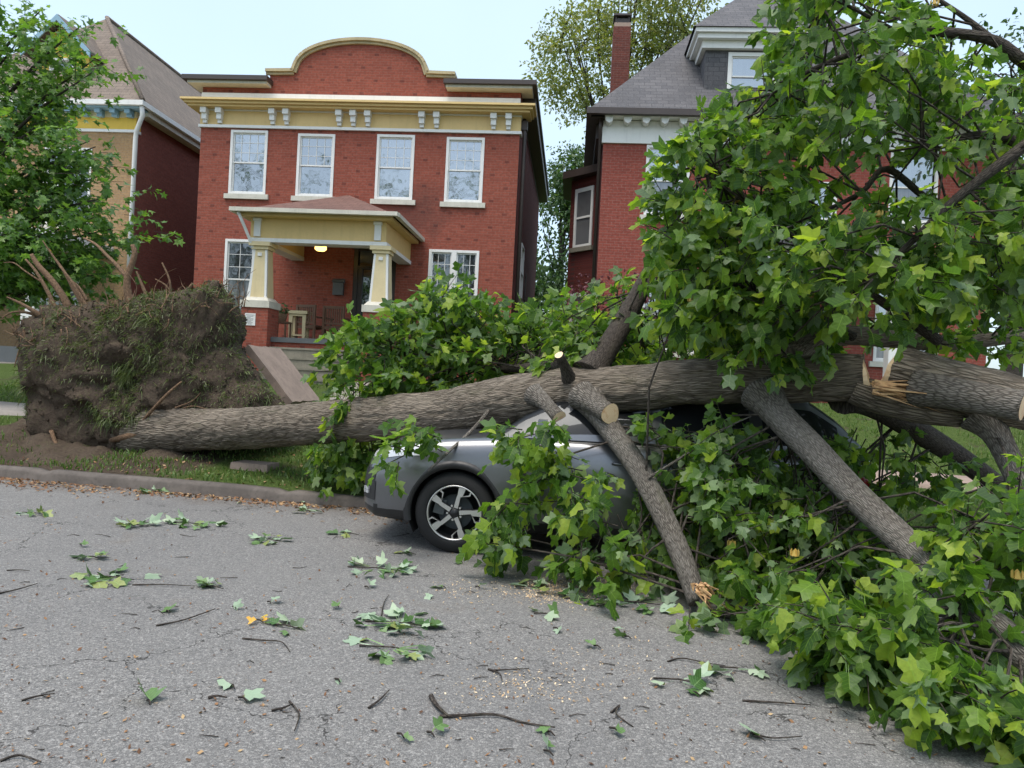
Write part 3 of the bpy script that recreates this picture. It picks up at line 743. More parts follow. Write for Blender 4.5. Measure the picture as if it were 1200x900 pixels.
EV = 5.36; e0, e1, ey = pu0 - .28, pu1 + .30, PY - .55
part('porch_eave', 'yellow', h1, zo, (e0 + .1, e1 - .1, ey + .1, -.004, 5.283, EV))
r = MB(); ap = ((e0 + e1) / 2, -.5, 6.45); aw = ((e0 + e1) / 2, -.004, 6.45)
r.face((e0, ey, EV + .02), (e1, ey, EV + .02), ap); r.face((e1, ey, EV + .02), (e1, -.004, EV + .02), aw, ap); r.face((e0, -.004, EV + .02), (e0, ey, EV + .02), ap, aw); r.build('porch_roof', A['roof_red'], h1, zo)
g_ = MB(); g_.box(e0 - .06, e1 + .06, ey - .1, ey + .02, EV - .02, EV + .075); g_.box(e1 - .02, e1 + .08, ey + .02, -.05, EV - .02, EV + .075); g_.box(e0 - .08, e0 + .02, ey + .02, -.05, EV - .02, EV + .075)
g_.build('porch_gutter', A['whiteold'], h1, zo)
g_ = MB(); g_.tube([(e0 + .12, ey + .0, EV - .02), (e0 + .2, ey + .1, EV - .25), (e0 + .42, PY - .1, 4.4), (e0 + .3, PY - .2, 3.3), (e0 + .25, PY - .28, 1.5)], .038, 8); g_.build('porch_downspout', A['white'], h1, zo)
lm = MB(); lm.tube([(-4.95, -1.3, 5.1), (-4.95, -1.3, 5.0), (-4.95, -1.3, 4.97)], [.05, .05, .13], 12); lo = lm.build('porch_lamp', A['brown'], h1, zo)
MB().tube([(-4.95, -1.3, 4.97), (-4.95, -1.3, 4.93), (-4.95, -1.3, 4.82), (-4.95, -1.3, 4.78)], [.12, .15, .15, .1], 14).build('lamp_shade', A['lamp'], lo, zo)

def on1(u, y, z): return Vector((O1[0] + u * EU[0] + y * EN[0], O1[1] + u * EU[1] + y * EN[1], z))
def chair(label, u, y, rz, name='porch_chair'):
    c = thing(name, label, 'chair', on1(u, y, 2.42), rz, 'chairs on the porch')
    s = MB()
    for i in range(5): s.box(-.26, .26, -.25 + i * .1, -.165 + i * .1, .40, .43)
    s.build('seat', A['wood'], c)
    for sx in (-1, 1):
        for sy, hh in ((-1, .62), (1, .95)):
            l = MB(); l.box(sx * .27 - .028, sx * .27 + .028, sy * .24 - .028, sy * .24 + .028, 0, hh); l.build('leg', A['wood'], c)
        a = MB(); a.box(sx * .27 - .04, sx * .27 + .04, -.32, .21, .622, .655); a.build('armrest', A['wood'], c)
    b = MB(); b.box(-.24, .24, .22, .26, .88, .95); b.box(-.24, .24, .22, .26, .46, .51)
    for i in range(8): x = -.21 + i * .06; b.box(x - .015, x + .015, .23, .25, .51, .88)
    b.build('backrest', A['wood'], c)
    for y_ in (-.24, .24): f = MB(); f.box(-.24, .24, y_ - .015, y_ + .015, .33, .395); f.build('seat_rail', A['wood'], c)
    return c
chair('brown slatted wooden armchair on the porch, back to the steps', -5.22, -1.0, R(165) - TH)
chair('dark armchair partly behind leaves, nearer the front door', -4.55, -.9, R(175) - TH)
pl = thing('plant_stand', 'small cream plant stand behind the left porch column', 'plant stand', on1(-5.5, -1.1, 2.42), -TH)
m = MB(); m.box(-.27, .27, -.2, .2, .70, .78); m.box(-.23, .23, -.16, .16, .64, .697); m.build('stand_top', A['cream'], pl)
for sx in (-1, 1):
    for sy in (-1, 1): m = MB(); m.frustum(sx * .18, sy * .12, 0, .638, .035, .035, .05, .04); m.build('leg', A['cream'], pl)
m = MB(); m.box(-.2, .2, -.14, .14, .12, .16); m.build('stand_shelf', A['cream'], pl)
pt = thing('potted_plant', 'leafy green potted plant on a wooden stool beside the left porch column', 'potted plant', on1(-5.72, -1.75, 2.42), -TH)
m = MB(); m.box(-.2, .2, -.2, .2, .40, .44)
for sx in (-1, 1):
    for sy in (-1, 1): m.box(sx * .17 - .02, sx * .17 + .02, sy * .17 - .02, sy * .17 + .02, 0, .397)
m.build('stool', A['wood'], pt); m = MB(); m.tube([(0, 0, .443), (0, 0, .46), (0, 0, .62), (0, 0, .64)], [.09, .1, .14, .13], 12); m.build('pot', A['root'], pt)
lv = Leaves()
for i in range(16): a = random.uniform(0, 6.28); spray(lv, None, (0, 0, .62), (math.cos(a) * .6, math.sin(a) * .6, .9), random.uniform(.15, .34), 6, .09)
lv.build('leaves', A['leaf_mid'], pt, OVAL, False)

# --- tan and red house at the left
O0 = (-11.26, 21.8); zo = -ZB
h0 = thing('corner_brick_house', 'tan fronted brick house with yellow frieze, blue brackets and steep brown roof', 'house', (*O0, ZB), -TH)
W0 = 6.6
w0 = [(-2.75, -1.3, 5.6, 7.82), (-5.6, -4.2, 5.6, 7.82), (-2.9, -1.5, 2.6, 4.6)]
mb = MB(); wall(mb, 'x', 0, -W0, 0, .8, 8.36, w0, .14); mb.build('front_wall', A['brick_tan'], h0, zo)
mb = MB(); wall(mb, 'y', -.004, .004, 13, .8, 9.0, (), .1, -1); mb.face((-W0 + .004, .004, .8), (-W0 + .004, 13, .8), (-W0 + .004, 13, 9), (-W0 + .004, .004, 9)); mb.face((-W0, 12.99, .8), (0, 12.99, .8), (0, 12.99, 9), (-W0, 12.99, 9)); mb.build('side_wall', A['brick_maroon'], h0, zo)
for w_ in w0: window(h0, zo, *w_, glass='glass_dark', grid=(3, 2), lower='glass_dark')
part('frieze', 'yellow_bright', h0, zo, (-W0 - .02, .02, -.03, .2, 8.38, 8.72)); part('frieze_moulding', 'white', h0, zo, (-W0 - .04, .04, -.05, .2, 8.30, 8.377))
part('soffit', 'blue', h0, zo, (-W0 - .3, .3, -.36, .3, 8.9, 8.95)); part('upper_frieze', 'cream', h0, zo, (-W0 - .02, .03, -.05, .2, 8.723, 8.897))
for i in range(15):
    u = -.12 - i * .45; part('bracket', 'blue', h0, zo, (u - .08, u + .08, -.3, -.053, 8.78, 8.898), (u - .08, u + .08, -.18, -.053, 8.70, 8.777))
m = MB(); m.box(-W0 - .45, .45, -.47, -.33, 8.953, 9.09); m.box(.33, .45, -.33, 13.3, 8.953, 9.09); m.build('gutter', A['white'], h0, zo)
part('side_soffit', 'whiteold', h0, zo, (.004, .33, .05, 13, 8.8, 8.95))
m = MB(); m.tube([(.36, -.36, 8.96), (.36, -.3, 8.7), (.1, -.14, 8.3), (.06, -.1, 8.1), (.05, -.1, 1.6)], .065, 8); m.build('downspout', A['white'], h0, zo)
r = MB(); E0, E1, ZE = -W0 - .42, .42, 9.07; rx = (E0 + E1) / 2; k_ = 4.15 / ((E1 - E0) / 2); ra = (rx, (E1 - E0) / 2 * .9, ZE + 4.15); rb = (rx, 12, ZE + 4.15)
r.face((E0, -.42, ZE), (E1, -.42, ZE), ra); r.face((E1, -.42, ZE), (E1, 13.3, ZE), rb, ra); r.face((E0, 13.3, ZE), (E0, -.42, ZE), ra, rb); r.face((E1, 13.3, ZE), (E0, 13.3, ZE), rb)
r.build('roof', A['slate_brown'], h0, zo)
m = MB(); m.tube([(E1, -.42, ZE + .03), tuple(ra[i] + (0, 0, .03)[i] for i in range(3))], .07, 6); m.tube([tuple(ra[i] + (0, 0, .03)[i] for i in range(3)), tuple(rb[i] + (0, 0, .03)[i] for i in range(3))], .07, 6); m.build('ridge_cap', A['slate_brown'], h0, zo)
# front dormer with a small gable
dm = MB(); wall(dm, 'x', .75, -3.75, -2.05, 9.2, 10.9, [(-3.3, -2.5, 9.75, 10.75)], .1); dm.face((-3.75, .75, 9.2), (-3.75, .75, 10.9), (-3.75, 2.6, 10.9), (-3.75, 2.6, 9.2)); dm.face((-2.05, .75, 9.2), (-2.05, 2.6, 9.2), (-2.05, 2.6, 10.9), (-2.05, .75, 10.9))
do = dm.build('dormer', A['yellow_bright'], h0, zo)
window(do, zo, -3.3, -2.5, 9.75, 10.75, .75, 'glass_dark', None)
m = MB(); m.prism([(-3.75, 10.903), (-2.05, 10.903), (-2.9, 11.75)], .7, .75); m.build('gable', A['yellow_bright'], do, zo)
m = MB()
for s in (-1, 1): m.add([(-2.9, .45, 11.95), (-2.9, 3.2, 11.95), (-2.9 + s * 1.1, 3.2, 10.85), (-2.9 + s * 1.1, .45, 10.85), (-2.9, .45, 11.85), (-2.9, 3.2, 11.85), (-2.9 + s * 1.1, 3.2, 10.75), (-2.9 + s * 1.1, .45, 10.75)], [(0, 1, 2, 3), (7, 6, 5, 4), (0, 3, 7, 4), (2, 1, 5, 6), (3, 2, 6, 7)])
m.build('dormer_roof', A['slate_brown'], do, zo)
m = MB()
for s in (-1, 1): m.add([(-2.9, .40, 11.93), (-2.9 + s * 1.1, .40, 10.83), (-2.9 + s * 1.1, .40, 10.65), (-2.9, .40, 11.75), (-2.9, .447, 11.93), (-2.9 + s * 1.1, .447, 10.83), (-2.9 + s * 1.1, .447, 10.65), (-2.9, .447, 11.75)], [(0, 1, 2, 3), (7, 6, 5, 4), (0, 4, 5, 1), (3, 2, 6, 7)])
m.build('bargeboard', A['blue'], do, zo)
# its porch: floor, posts, painted railing, small roof with yellow and blue edge
part('porch_floor', 'grey', h0, zo, (-6.6, -.8, -2.4, -.004, 1.1, 1.9))
part('porch_roof', 'white', h0, zo, (-6.9, -.5, -2.75, -.004, 4.75, 4.95)); part('porch_fascia', 'yellow_bright', h0, zo, (-6.8, -.6, -2.65, -2.45, 4.4, 4.747)); part('porch_trim', 'blue', h0, zo, (-6.85, -.55, -2.72, -2.653, 4.62, 4.745))
for u in (-6.4, -3.7, -1.0): part('porch_post', 'white', h0, zo, (u - .12, u + .12, -2.62, -2.38, 2.75, 4.397), (u - .2, u + .2, -2.66, -2.34, 1.9, 2.747))
rl = MB(); rl.box(-6.2, -3.9, -2.56, -2.46, 2.62, 2.7); rl.box(-6.2, -3.9, -2.56, -2.46, 2.0, 2.07)
for i in range(19): u = -6.1 + i * .12; rl.box(u - .025, u + .025, -2.54, -2.48, 2.07, 2.62)
rl.build('porch_railing', A['white'], h0, zo)
rl = MB(); rl.box(-6.5, -3.6, -2.75, -2.66, 1.75, 1.98); rl.build('porch_skirt', A['blue'], h0, zo)

# --- slate roofed house at the right
O2 = (2.118, 20.0)
h2 = thing('slate_roofed_house', 'red brick house with grey slate roof, dormer and tall brick chimney', 'house', (*O2, ZB), -TH)
W2, D2 = 10.0, 11.0
w2 = [(1.15, 2.3, 6.2, 8.06), (4.5, 6.1, 5.3, 7.2), (7.4, 8.6, 6.2, 8.06), (1.2, 2.9, 2.6, 4.6), (7.2, 8.8, 2.6, 4.6)]
mb = MB(); wall(mb, 'x', 0, 0, W2, .8, 8.1, w2, .14); mb.build('front_wall', A['brick2'], h2, zo)
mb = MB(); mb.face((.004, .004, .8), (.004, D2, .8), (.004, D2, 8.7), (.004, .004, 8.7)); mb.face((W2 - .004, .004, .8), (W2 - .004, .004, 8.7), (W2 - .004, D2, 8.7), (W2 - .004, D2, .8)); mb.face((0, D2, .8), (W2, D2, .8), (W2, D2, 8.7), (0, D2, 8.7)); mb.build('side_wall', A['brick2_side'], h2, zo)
for w_ in w2: window(h2, zo, *w_, glass='glass_bright', grid=None, lower='glass_lace')
part('porch_wall_band', 'white', h2, zo, (3.6, 7.2, -1.9, -.004, 4.75, 5.15)); part('porch_roof', 'slate_grey', h2, zo, (3.4, 7.4, -2.1, -.004, 5.154, 5.3))
for u in (3.8, 7.0): part('porch_post', 'white', h2, zo, (u - .14, u + .14, -1.8, -1.52, 1.5, 4.747))
part('frieze', 'white', h2, zo, (-.04, W2 + .04, -.06, .2, 8.08, 8.5), (-.02, W2 + .02, -.04, .2, 8.503, 8.68))
for i in range(21):
    u = .12 + i * .48; b = MB(); b.prism([(u - .11, 8.68), (u - .08, 8.56), (u, 8.51), (u + .08, 8.56), (u + .11, 8.68)], -.34, -.063); b.build('bracket', A['white'], h2, zo)
m = MB(); m.box(-.48, W2 + .48, -.5, -.36, 8.70, 8.86); m.box(-.48, -.36, -.36, D2 + .4, 8.70, 8.86); m.build('gutter', A['brown'], h2, zo)
part('soffit', 'brown', h2, zo, (-.357, .0, -.2, D2, 8.69, 8.73)); part('front_soffit', 'white', h2, zo, (.002, W2, -.357, -.05, 8.69, 8.73)); part('side_cornice', 'brown', h2, zo, (-.2, -.002, .3, D2, 8.3, 8.687))
m = MB(); m.tube([(-.1, -.12, 8.7), (-.1, -.1, 8.4), (-.08, .1, 8.2), (-.08, .1, 1.5)], .05, 8); m.build('downspout', A['brown'], h2, zo)
K2 = 1.12; r = MB(); a0, a1, b0, b1, ZE = -.42, W2 + .42, -.42, D2 + .42, 8.84; hh = (b1 - b0) / 2; p_, q_ = (a0 + hh * .96, (b0 + b1) / 2, ZE + hh * K2), (a1 - hh * .86, (b0 + b1) / 2, ZE + hh * K2)
r.face((a0, b0, ZE), (a1, b0, ZE), q_, p_); r.face((a0, b1, ZE), (a0, b0, ZE), p_); r.face((a1, b0, ZE), (a1, b1, ZE), q_); r.face((a1, b1, ZE), (a0, b1, ZE), p_, q_); r.build('roof', A['slate_grey'], h2, zo)
# wall dormer
dm = MB(); wall(dm, 'x', .35, 2.62, 5.1, 9.2, 10.75, [(3.22, 4.5, 9.45, 10.7)], .1); dm.face((2.62, .35, 9.2), (2.62, .35, 10.75), (2.62, 2.4, 10.75), (2.62, 2.4, 9.2)); dm.face((5.1, .35, 9.2), (5.1, 2.4, 9.2), (5.1, 2.4, 10.75), (5.1, .35, 10.75)); do = dm.build('dormer', A['slate_grey'], h2, zo)
window(do, zo, 3.22, 4.5, 9.45, 10.7, .35, 'glass_bright', None, fr=.1)
part('dormer_cornice', 'white', do, zo, (2.5, 5.22, .2, 2.6, 10.753, 10.95), (2.36, 5.36, .05, 2.9, 10.953, 11.08), (2.28, 5.44, -.03, 3.0, 11.083, 11.2))
r = MB(); dp = (3.86, 2.2, 13.2); r.face((2.22, -.08, 11.2), (5.5, -.08, 11.2), dp); r.face((5.5, -.08, 11.2), (5.5, 4.5, 11.2), dp); r.face((2.22, 4.5, 11.2), (2.22, -.08, 11.2), dp); r.face((5.5, 4.5, 11.2), (2.22, 4.5, 11.2), dp); r.build('dormer_roof', A['slate_grey'], do, zo)
# chimney on the left slope
cc = at(727, 70, 23.6); cu = (cc.x - O2[0]) * EU[0] + (cc.y - O2[1]) * EU[1]; cv = (cc.x - O2[0]) * EN[0] + (cc.y - O2[1]) * EN[1]
ch = MB(); ch.box(cu - .27, cu + .27, cv - .3, cv + .3, 8.8, 12.80); co = ch.build('chimney', A['brick_old'], h2, zo)
part('chimney_cap', 'pinkpave', co, zo, (cu - .25, cu + .25, cv - .28, cv + .28, 12.804, 12.93)); m = MB()
for sx in (-1, 1):
    for sy in (-1, 1): m.box(cu + sx * .2 - .02, cu + sx * .2 + .02, cv + sy * .2 - .02, cv + sy * .2 + .02, 12.93, 13.15)
m.box(cu - .28, cu + .28, cv - .3, cv + .3, 13.15, 13.21); m.box(cu - .2, cu + .2, cv - .2, cv + .2, 12.933, 13.10); m.build('chimney_cowl', A['brown'], co, zo)
# side bay
by = MB(); pb = [(-.0, 2.3), (-.82, 3.2), (-.82, 5.2), (0, 6.1)]
for (a, b) in zip(pb[:-1], pb[1:]): by.face((*a, .8), (*a, 7.9), (*b, 7.9), (*b, .8))
bo = by.build('side_bay', A['brick2_side'], h2, zo)
be = MB(); pe = [(.0, 1.9), (-1.1, 2.95), (-1.1, 5.5), (0, 6.4)]
be.add([(*p, z) for z in (7.9, 8.12) for p in pe], [(3, 2, 1, 0), (4, 5, 6, 7), (0, 1, 5, 4), (1, 2, 6, 5), (2, 3, 7, 6)]); be.build('bay_eave', A['brown'], bo, zo)
d = Vector((-.82, .9, 0)).normalized(); nn = Vector((-d.y, d.x, 0)); nn = nn if nn.y < 0 else -nn
def baywin(z0, z1, s0=.2, s1=1.0):
    f = MB(); base = Vector((0, 2.3, 0))
    def bar(a, b, c, e, o0=-.03, o1=.04):
        q = [base + d * a + nn * o1, base + d * b + nn * o1, base + d * b + nn * o0, base + d * a + nn * o0]
        f.add([(*p.xy, z) for z in (c, e) for p in q], [(3, 2, 1, 0), (4, 5, 6, 7), (0, 1, 5, 4), (1, 2, 6, 5), (2, 3, 7, 6), (3, 0, 4, 7)])
    bar(s0, s0 + .09, z0, z1); bar(s1 - .09, s1, z0, z1); bar(s0 + .09, s1 - .09, z1 - .12, z1); bar(s0 + .09, s1 - .09, z0, z0 + .08); bar(s0 + .09, s1 - .09, (z0 + z1) / 2 - .03, (z0 + z1) / 2 + .03)
    w = f.build('window', A['white'], bo, zo)
    p0, p1 = base + d * (s0 + .09) + nn * .012, base + d * (s1 - .09) + nn * .012
    MB().face((*p0.xy, z0 + .08), (*p1.xy, z0 + .08), (*p1.xy, z1 - .12), (*p0.xy, z1 - .12)).build('pane', A['glass_lace'], w, zo)
    f = MB(); bar(s0 - .1, s1 + .1, z0 - .14, z0 - .004, -.02, .1); f.build('sill', A['stepstone'], w, zo)
baywin(5.8, 7.6); baywin(2.6, 4.4)

# ------------------------------------------------------------------ trees behind and beside the houses
def tree(name, label, base, H, crown, mat, nspray, nleaf, size, trunk_r, shape=OVAL, D=None, bm='bark_dark', limbs=7, droop=.4, spr=.9, group=None, cz=.35, up=.7, cat='tree'):
    """crown: list of (centre, radii) lobes in world metres that sprays fill unevenly"""
    base = Vector(base); t = thing(name, label, cat, base, 0, group)
    tk = MB(); top = Vector((random.uniform(-.3, .3), random.uniform(-.3, .3), H * .85))
    pp, rr = smoothpath([(0, 0, -.3), (.05, 0, H * .3), (-.1, .1, H * .6), top], [trunk_r * 1.25, trunk_r, trunk_r * .7, trunk_r * .15], 12); tk.tube(pp, rr, 9, lump=.1); tk.build('trunk', A[bm], t)
    lm = MB(); lv = Leaves(); tips = []
    for c, rad in crown:
        c = Vector(c) - base
        for i in range(limbs):
            v = Vector(norm(rng.normal(size=3))); e = c + Vector((v.x * rad[0], v.y * rad[1], abs(v.z) * rad[2] if random.random() < .7 else v.z * rad[2])) * .75
            s = pp[min(len(pp) - 2, max(2, int(len(pp) * (min(max((e.z - 1.0) / H, .2), .85)) * .75)))]
            mid = s.lerp(e, .5) + Vector((0, 0, -.1 * (e - s).length * .3))
            q, qr = smoothpath([s, mid, e], [trunk_r * .35, trunk_r * .2, trunk_r * .06], 7); lm.tube(q, qr, 5, False); tips.append(e)
            for j in range(3):
                e2 = e + Vector(norm(rng.normal(size=3))) * rad[0] * .4; q, qr = smoothpath([q[4] if len(q) > 4 else e, e.lerp(e2, .6), e2], [trunk_r * .1, trunk_r * .06, .008], 5); lm.tube(q, qr, 4, False)
        ns = int(nspray / len(crown)); k = 0
        while k < ns:
            v = norm(rng.normal(size=3)) * rng.uniform(.25, 1.0) ** .45
            p = np.array(c) + v * np.array(rad)
            if vnoise(p / (np.mean(rad) * .45), 5 + len(label)) < rng.uniform(-.55, .15): continue
            dd = norm(v + np.array([0, 0, .15 - droop * .6]) + rng.normal(0, .4, 3))
            spray(lv, None, p, dd, spr * rng.uniform(.6, 1.2), nleaf, size, droop, up); k += 1
    lm.build('limb', A[bm], t); lv.build('crown', A[mat], t, shape, False); return t

tree('garden_tree', 'dense green tree filling the gap between the two brick houses', (2.6, 44, 1.3), 13, [((2.6, 44, 10.0), (2.6, 2.5, 4.6)), ((2.9, 43, 5.5), (2.2, 2.2, 3.2)), ((3.6, 44, 13.2), (1.6, 1.6, 2.0))], 'leaf_mid', 2000, 9, .24, .22, limbs=4)
tree('tall_tree', 'tall pale green tree rising behind the slate roof and chimney', (6.3, 50, 1.3), 25, [((5.8, 50, 21), (4.6, 3.5, 5.0)), ((9.6, 50, 21.5), (3.6, 3.2, 5.5)), ((3.4, 49, 23), (2.6, 2.5, 3.0)), ((6.8, 50, 27), (3.2, 3, 3.4)), ((10, 50, 27), (3.2, 3, 3.4))], 'leaf_pale', 2400, 10, .25, .4, limbs=5, droop=.1, spr=1.2)
tree('backyard_tree', 'green tree beyond the right house, in the upper right corner', (12.6, 19, 1.0), 10, [((12.4, 18.8, 9.2), (1.9, 1.6, 1.9)), ((14.2, 18.8, 8.2), (1.9, 1.6, 2.6))], 'leaf_mid', 420, 9, .14, .2, limbs=6)
tree('plum_tree', 'purple leaved ornamental tree in front of the maroon side bay', (2.0, 17.6, 1.4), 2.4, [((1.95, 17.6, 3.3), (.85, .7, .8)), ((3.1, 17.3, 3.2), (1.0, .7, .9))], 'leaf_plum', 330, 8, .09, .05, limbs=5, spr=.4)
tree('garden_shrub', 'dark green shrub in front of the right hand porch column', (-1.6, 16.9, 1.35), 1.0, [((-1.9, 17.0, 2.3), (1.1, .6, .65)), ((-.6, 17, 2.1), (1.0, .6, .65))], 'leaf_mid', 330, 9, .09, .03, limbs=4, spr=.3, cat='shrub')
tree('garden_bush', 'dark bush along the house wall behind the fallen crown', (1.2, 17.4, 1.35), 1.2, [((.6, 17.6, 2.2), (.9, .6, .8)), ((4.6, 16.5, 2.2), (1.6, .6, .9))], 'leaf_mid', 260, 9, .1, .03, limbs=4, spr=.3, cat='shrub')

for x, y, h_ in ((-33, -24, 22), (-23, -27, 23), (-11, -24, 21), (13, -24, 20)):
    t = tree('treeline', 'broad green trees across the road, seen only as reflections in the windows', (x, y, 0.1), h_, [((x, y, h_ * .68), (h_ * .3, h_ * .3, h_ * .3)), ((x + 2, y, h_ * .5), (h_ * .2, h_ * .2, h_ * .16))], 'leaf_mid', 420, 7, .34, .3, limbs=9, spr=1.5)
    t['kind'] = 'stuff'
# --- maple at the left edge, layered drooping sprays
MB_ = Vector((-10.4, 13.2, 0)); MB_.z = gz(MB_.x, MB_.y)
mt = thing('maple_tree', 'leafy green maple overhanging from the left edge of the lawn', 'tree', MB_)
tk = MB(); pp, rr = smoothpath([(0, 0, -.2), (.1, 0, 2), (.0, .1, 4.5), (.3, 0, 8.5)], [.22, .18, .14, .05], 14); tk.tube(pp, rr, 10, lump=.1); tk.build('trunk', A['bark'], mt)
lv = Leaves(); lb = MB()
arms = [((95, 30), 12.6, 9), ((108, 85), 12.4, 9), ((110, 70), 12.8, 6), ((70, 60), 13, 12), ((60, 110), 13.2, 12), ((112, 172), 12.5, 8), ((105, 165), 12.2, 12), ((120, 205), 12.8, 10), ((60, 190), 12.6, 13), ((122, 232), 12.4, 10), ((132, 268), 12.6, 9), ((110, 255), 12.0, 13),
        ((138, 295), 12.8, 7), ((90, 300), 12.4, 14), ((60, 255), 12.8, 13), ((25, 310), 12.6, 13), ((30, 225), 13, 13), ((20, 140), 13, 12), ((20, 50), 13.2, 11), ((50, 10), 13, 10), ((-20, 330), 12.8, 12), ((-60, 200), 13, 12), ((-60, 80), 13, 10), ((70, 330), 12.8, 9), ((-10, 10), 13, 10), ((15, 270), 12, 12), ((125, 320), 12.7, 7), ((40, 150), 12.3, 9)]
for (px, py), D, n in arms:
    tip = at(px, py, D) - MB_; s = pp[max(2, min(12, int(tip.z / 8.5 * 10)))]
    mid = s.lerp(tip, .55) + Vector((0, 0, .35)); q, qr = smoothpath([s, mid, tip], [.05, .03, .008], 9); lb.tube(q, qr, 5, False)
    L = (tip - s).length
    for i in range(int(n * 3.9)):
        f = random.uniform(.3, 1.0) ** .7; p = np.array(q[min(8, int(f * 8))]) + rng.normal(0, 1, 3) * np.array([.30, .45, .13]) * (.5 + f * .5)
        dd = norm(np.array(tip - s) * np.array([1, 1, .3]) / L + rng.normal(0, .6, 3) * np.array([1, 1, .35]))
        spray(lv, lb if random.random() < .5 else None, p, dd, random.uniform(.3, .55), 9, .13, .5, 1.0, .45, .005, .35)
lb.build('limb', A['bark_dark'], mt); lv.build('crown', A['leaf_maple'], mt, MAPLE, False, .25, .2)

# ------------------------------------------------------------------ the fallen tree
FT0 = at(200, 522, 10.3)
ft = thing('fallen_tree', 'uprooted tulip tree fallen across the grey car, sawn through near its top', 'fallen tree', FT0)
def wpart(o, root=None):
    o.location = -(root or FT0); return o
def sub(o): return o            # children of a part share its frame
TRUNK = [(140, 500, 10.78, .40), (172, 501, 10.45, .41), (200, 502, 10.25, .345), (225, 503, 10.08, .29), (250, 503, 9.92, .27), (330, 499, 9.38, .255), (409, 493, 8.86, .25), (507, 485, 8.2, .238), (561, 475.5, 7.86, .24), (623, 465, 7.5, .235), (665, 460, 7.3, .235), (711, 457, 7.1, .218), (763, 453, 6.94, .205), (825, 447, 6.7, .202), (901, 446, 6.48, .197), (977, 443, 6.25, .190), (1014, 441, 6.14, .182)]
tp, tr_ = smoothpath([at(x, y, D) for x, y, D, r in TRUNK], [t[3] for t in TRUNK], 420)
def cutface(p, d, r, root=FT0, parent=None, name='cut_face', mat='cutwood', seg=18):
    d = Vector(d).normalized(); a = d.cross(Vector((0, 0, 1))).normalized(); b = d.cross(a); m = MB()
    vs = [p + d * .004] + [p + d * .002 + (a * math.cos(t) + b * math.sin(t)) * r * (1 + .06 * math.sin(3 * t + 1)) for t in np.linspace(0, 6.2832, seg, endpoint=False)]
    fs = [(0, i + 1, (i + 1) % seg + 1) for i in range(seg)]
    c = [(0, 0)] + [(math.cos(t) * r, math.sin(t) * r) for t in np.linspace(0, 6.2832, seg, endpoint=False)]
    m.add(vs, fs, False, [[c[i] for i in f] for f in fs]); return m.build(name, A[mat], parent)
def roughen(o, amp, sc, seed=1):
    me = o.data; n = len(me.vertices); co = np.empty(n * 3); me.vertices.foreach_get('co', co); co = co.reshape(-1, 3)
    no = np.empty(n * 3); me.vertices.foreach_get('normal', no); no = no.reshape(-1, 3)
    co += no * (fbm(co * sc, seed, 4) * amp)[:, None]; me.vertices.foreach_set('co', co.reshape(-1)); me.update()
def kerf(p, d, r, L, parent):
    """pale sapwood standing proud of the bark at a saw cut, slanted"""
    d = Vector(d).normalized(); m = MB(); up = Vector((0, 0, 1)); a = d.cross(up).normalized(); b = a.cross(d); n = 28; vs = []
    if b.z < 0: b = -b
    for k_ in (0, 1):
        for t in np.linspace(0, 6.2832, n, endpoint=False):
            q = a * math.cos(t) + b * math.sin(t); vs.append(p - d * .01 + q * r * .985 + d * (k_ * (L - .04 * math.sin(t) + .006 * math.sin(7 * t))))
    vs.append(p + d * L); us = lambda i: (math.cos(i % n / n * 6.2832) * r, math.sin(i % n / n * 6.2832) * r)
    fs = [(i, (i + 1) % n, n + (i + 1) % n, n + i) for i in range(n)] + [(n + i, n + (i + 1) % n, 2 * n) for i in range(n)]
    m.add(vs, fs, False, [[us(i) if i < 2 * n else (0, 0) for i in f] for f in fs]); return m.build('cut_face', A['cutwood'], parent)
def ridges(o, n, seg, path, amp):
    me = o.data; co = np.empty(len(me.vertices) * 3); me.vertices.foreach_get('co', co); co = co.reshape(-1, 3); no = np.empty(len(me.vertices) * 3); me.vertices.foreach_get('normal', no); no = no.reshape(-1, 3)
    L = np.concatenate([[0], np.cumsum([(path[i + 1] - path[i]).length for i in range(n - 1)])]); a = np.arange(seg) / seg * 2 * math.pi
    la = np.repeat(L, seg); aa = np.tile(a, n); p = np.stack([np.cos(aa) * 3.2, np.sin(aa) * 3.2, la * 1.6], -1); p2 = p + .45 * np.stack([fbm(p * 1.3, 91, 3), fbm(p * 1.3, 92, 3), fbm(p * 1.1, 93, 3)], -1)
    r = 1 - 2 * np.abs(fbm(p2 * np.array([2.2, 2.2, 1.2]), 94, 3)); m_n = n * seg
    co[:m_n] += no[:m_n] * (r * amp)[:, None]; me.vertices.foreach_set('co', co.reshape(-1)); me.update()
m = MB(); m.tube(tp, tr_, 110, True, lump=.045)
# collars where limbs leave the trunk
trunk = wpart(m.build('trunk', A['bark'], ft)); roughen(trunk, .014, 4.0); ridges(trunk, 420, 110, tp, .009)
dend = (tp[-1] - tp[-2]).normalized(); kerf(tp[-1], dend, tr_[-1], .03, trunk)

def limb(pts, n=24, seg=14, mat='bark_limb', collar=1.35, name='limb', lump=.05, parent=ft, caps=True):
    """pts: (px,py,D,r)"""
    P = [at(x, y, D) for x, y, D, r in pts]; q, qr = smoothpath(P, [p[3] for p in pts], n)
    for i in range(n):
        t = i / (n - 1); L = (q[i] - q[0]).length
        if collar: qr[i] *= 1 + (collar - 1) * max(0, 1 - L / .28) ** 2
    b = MB(); b.tube(q, qr, seg, caps, lump); o = b.build(name, A[mat], parent)
    if parent is ft: wpart(o)
    return o, q, qr

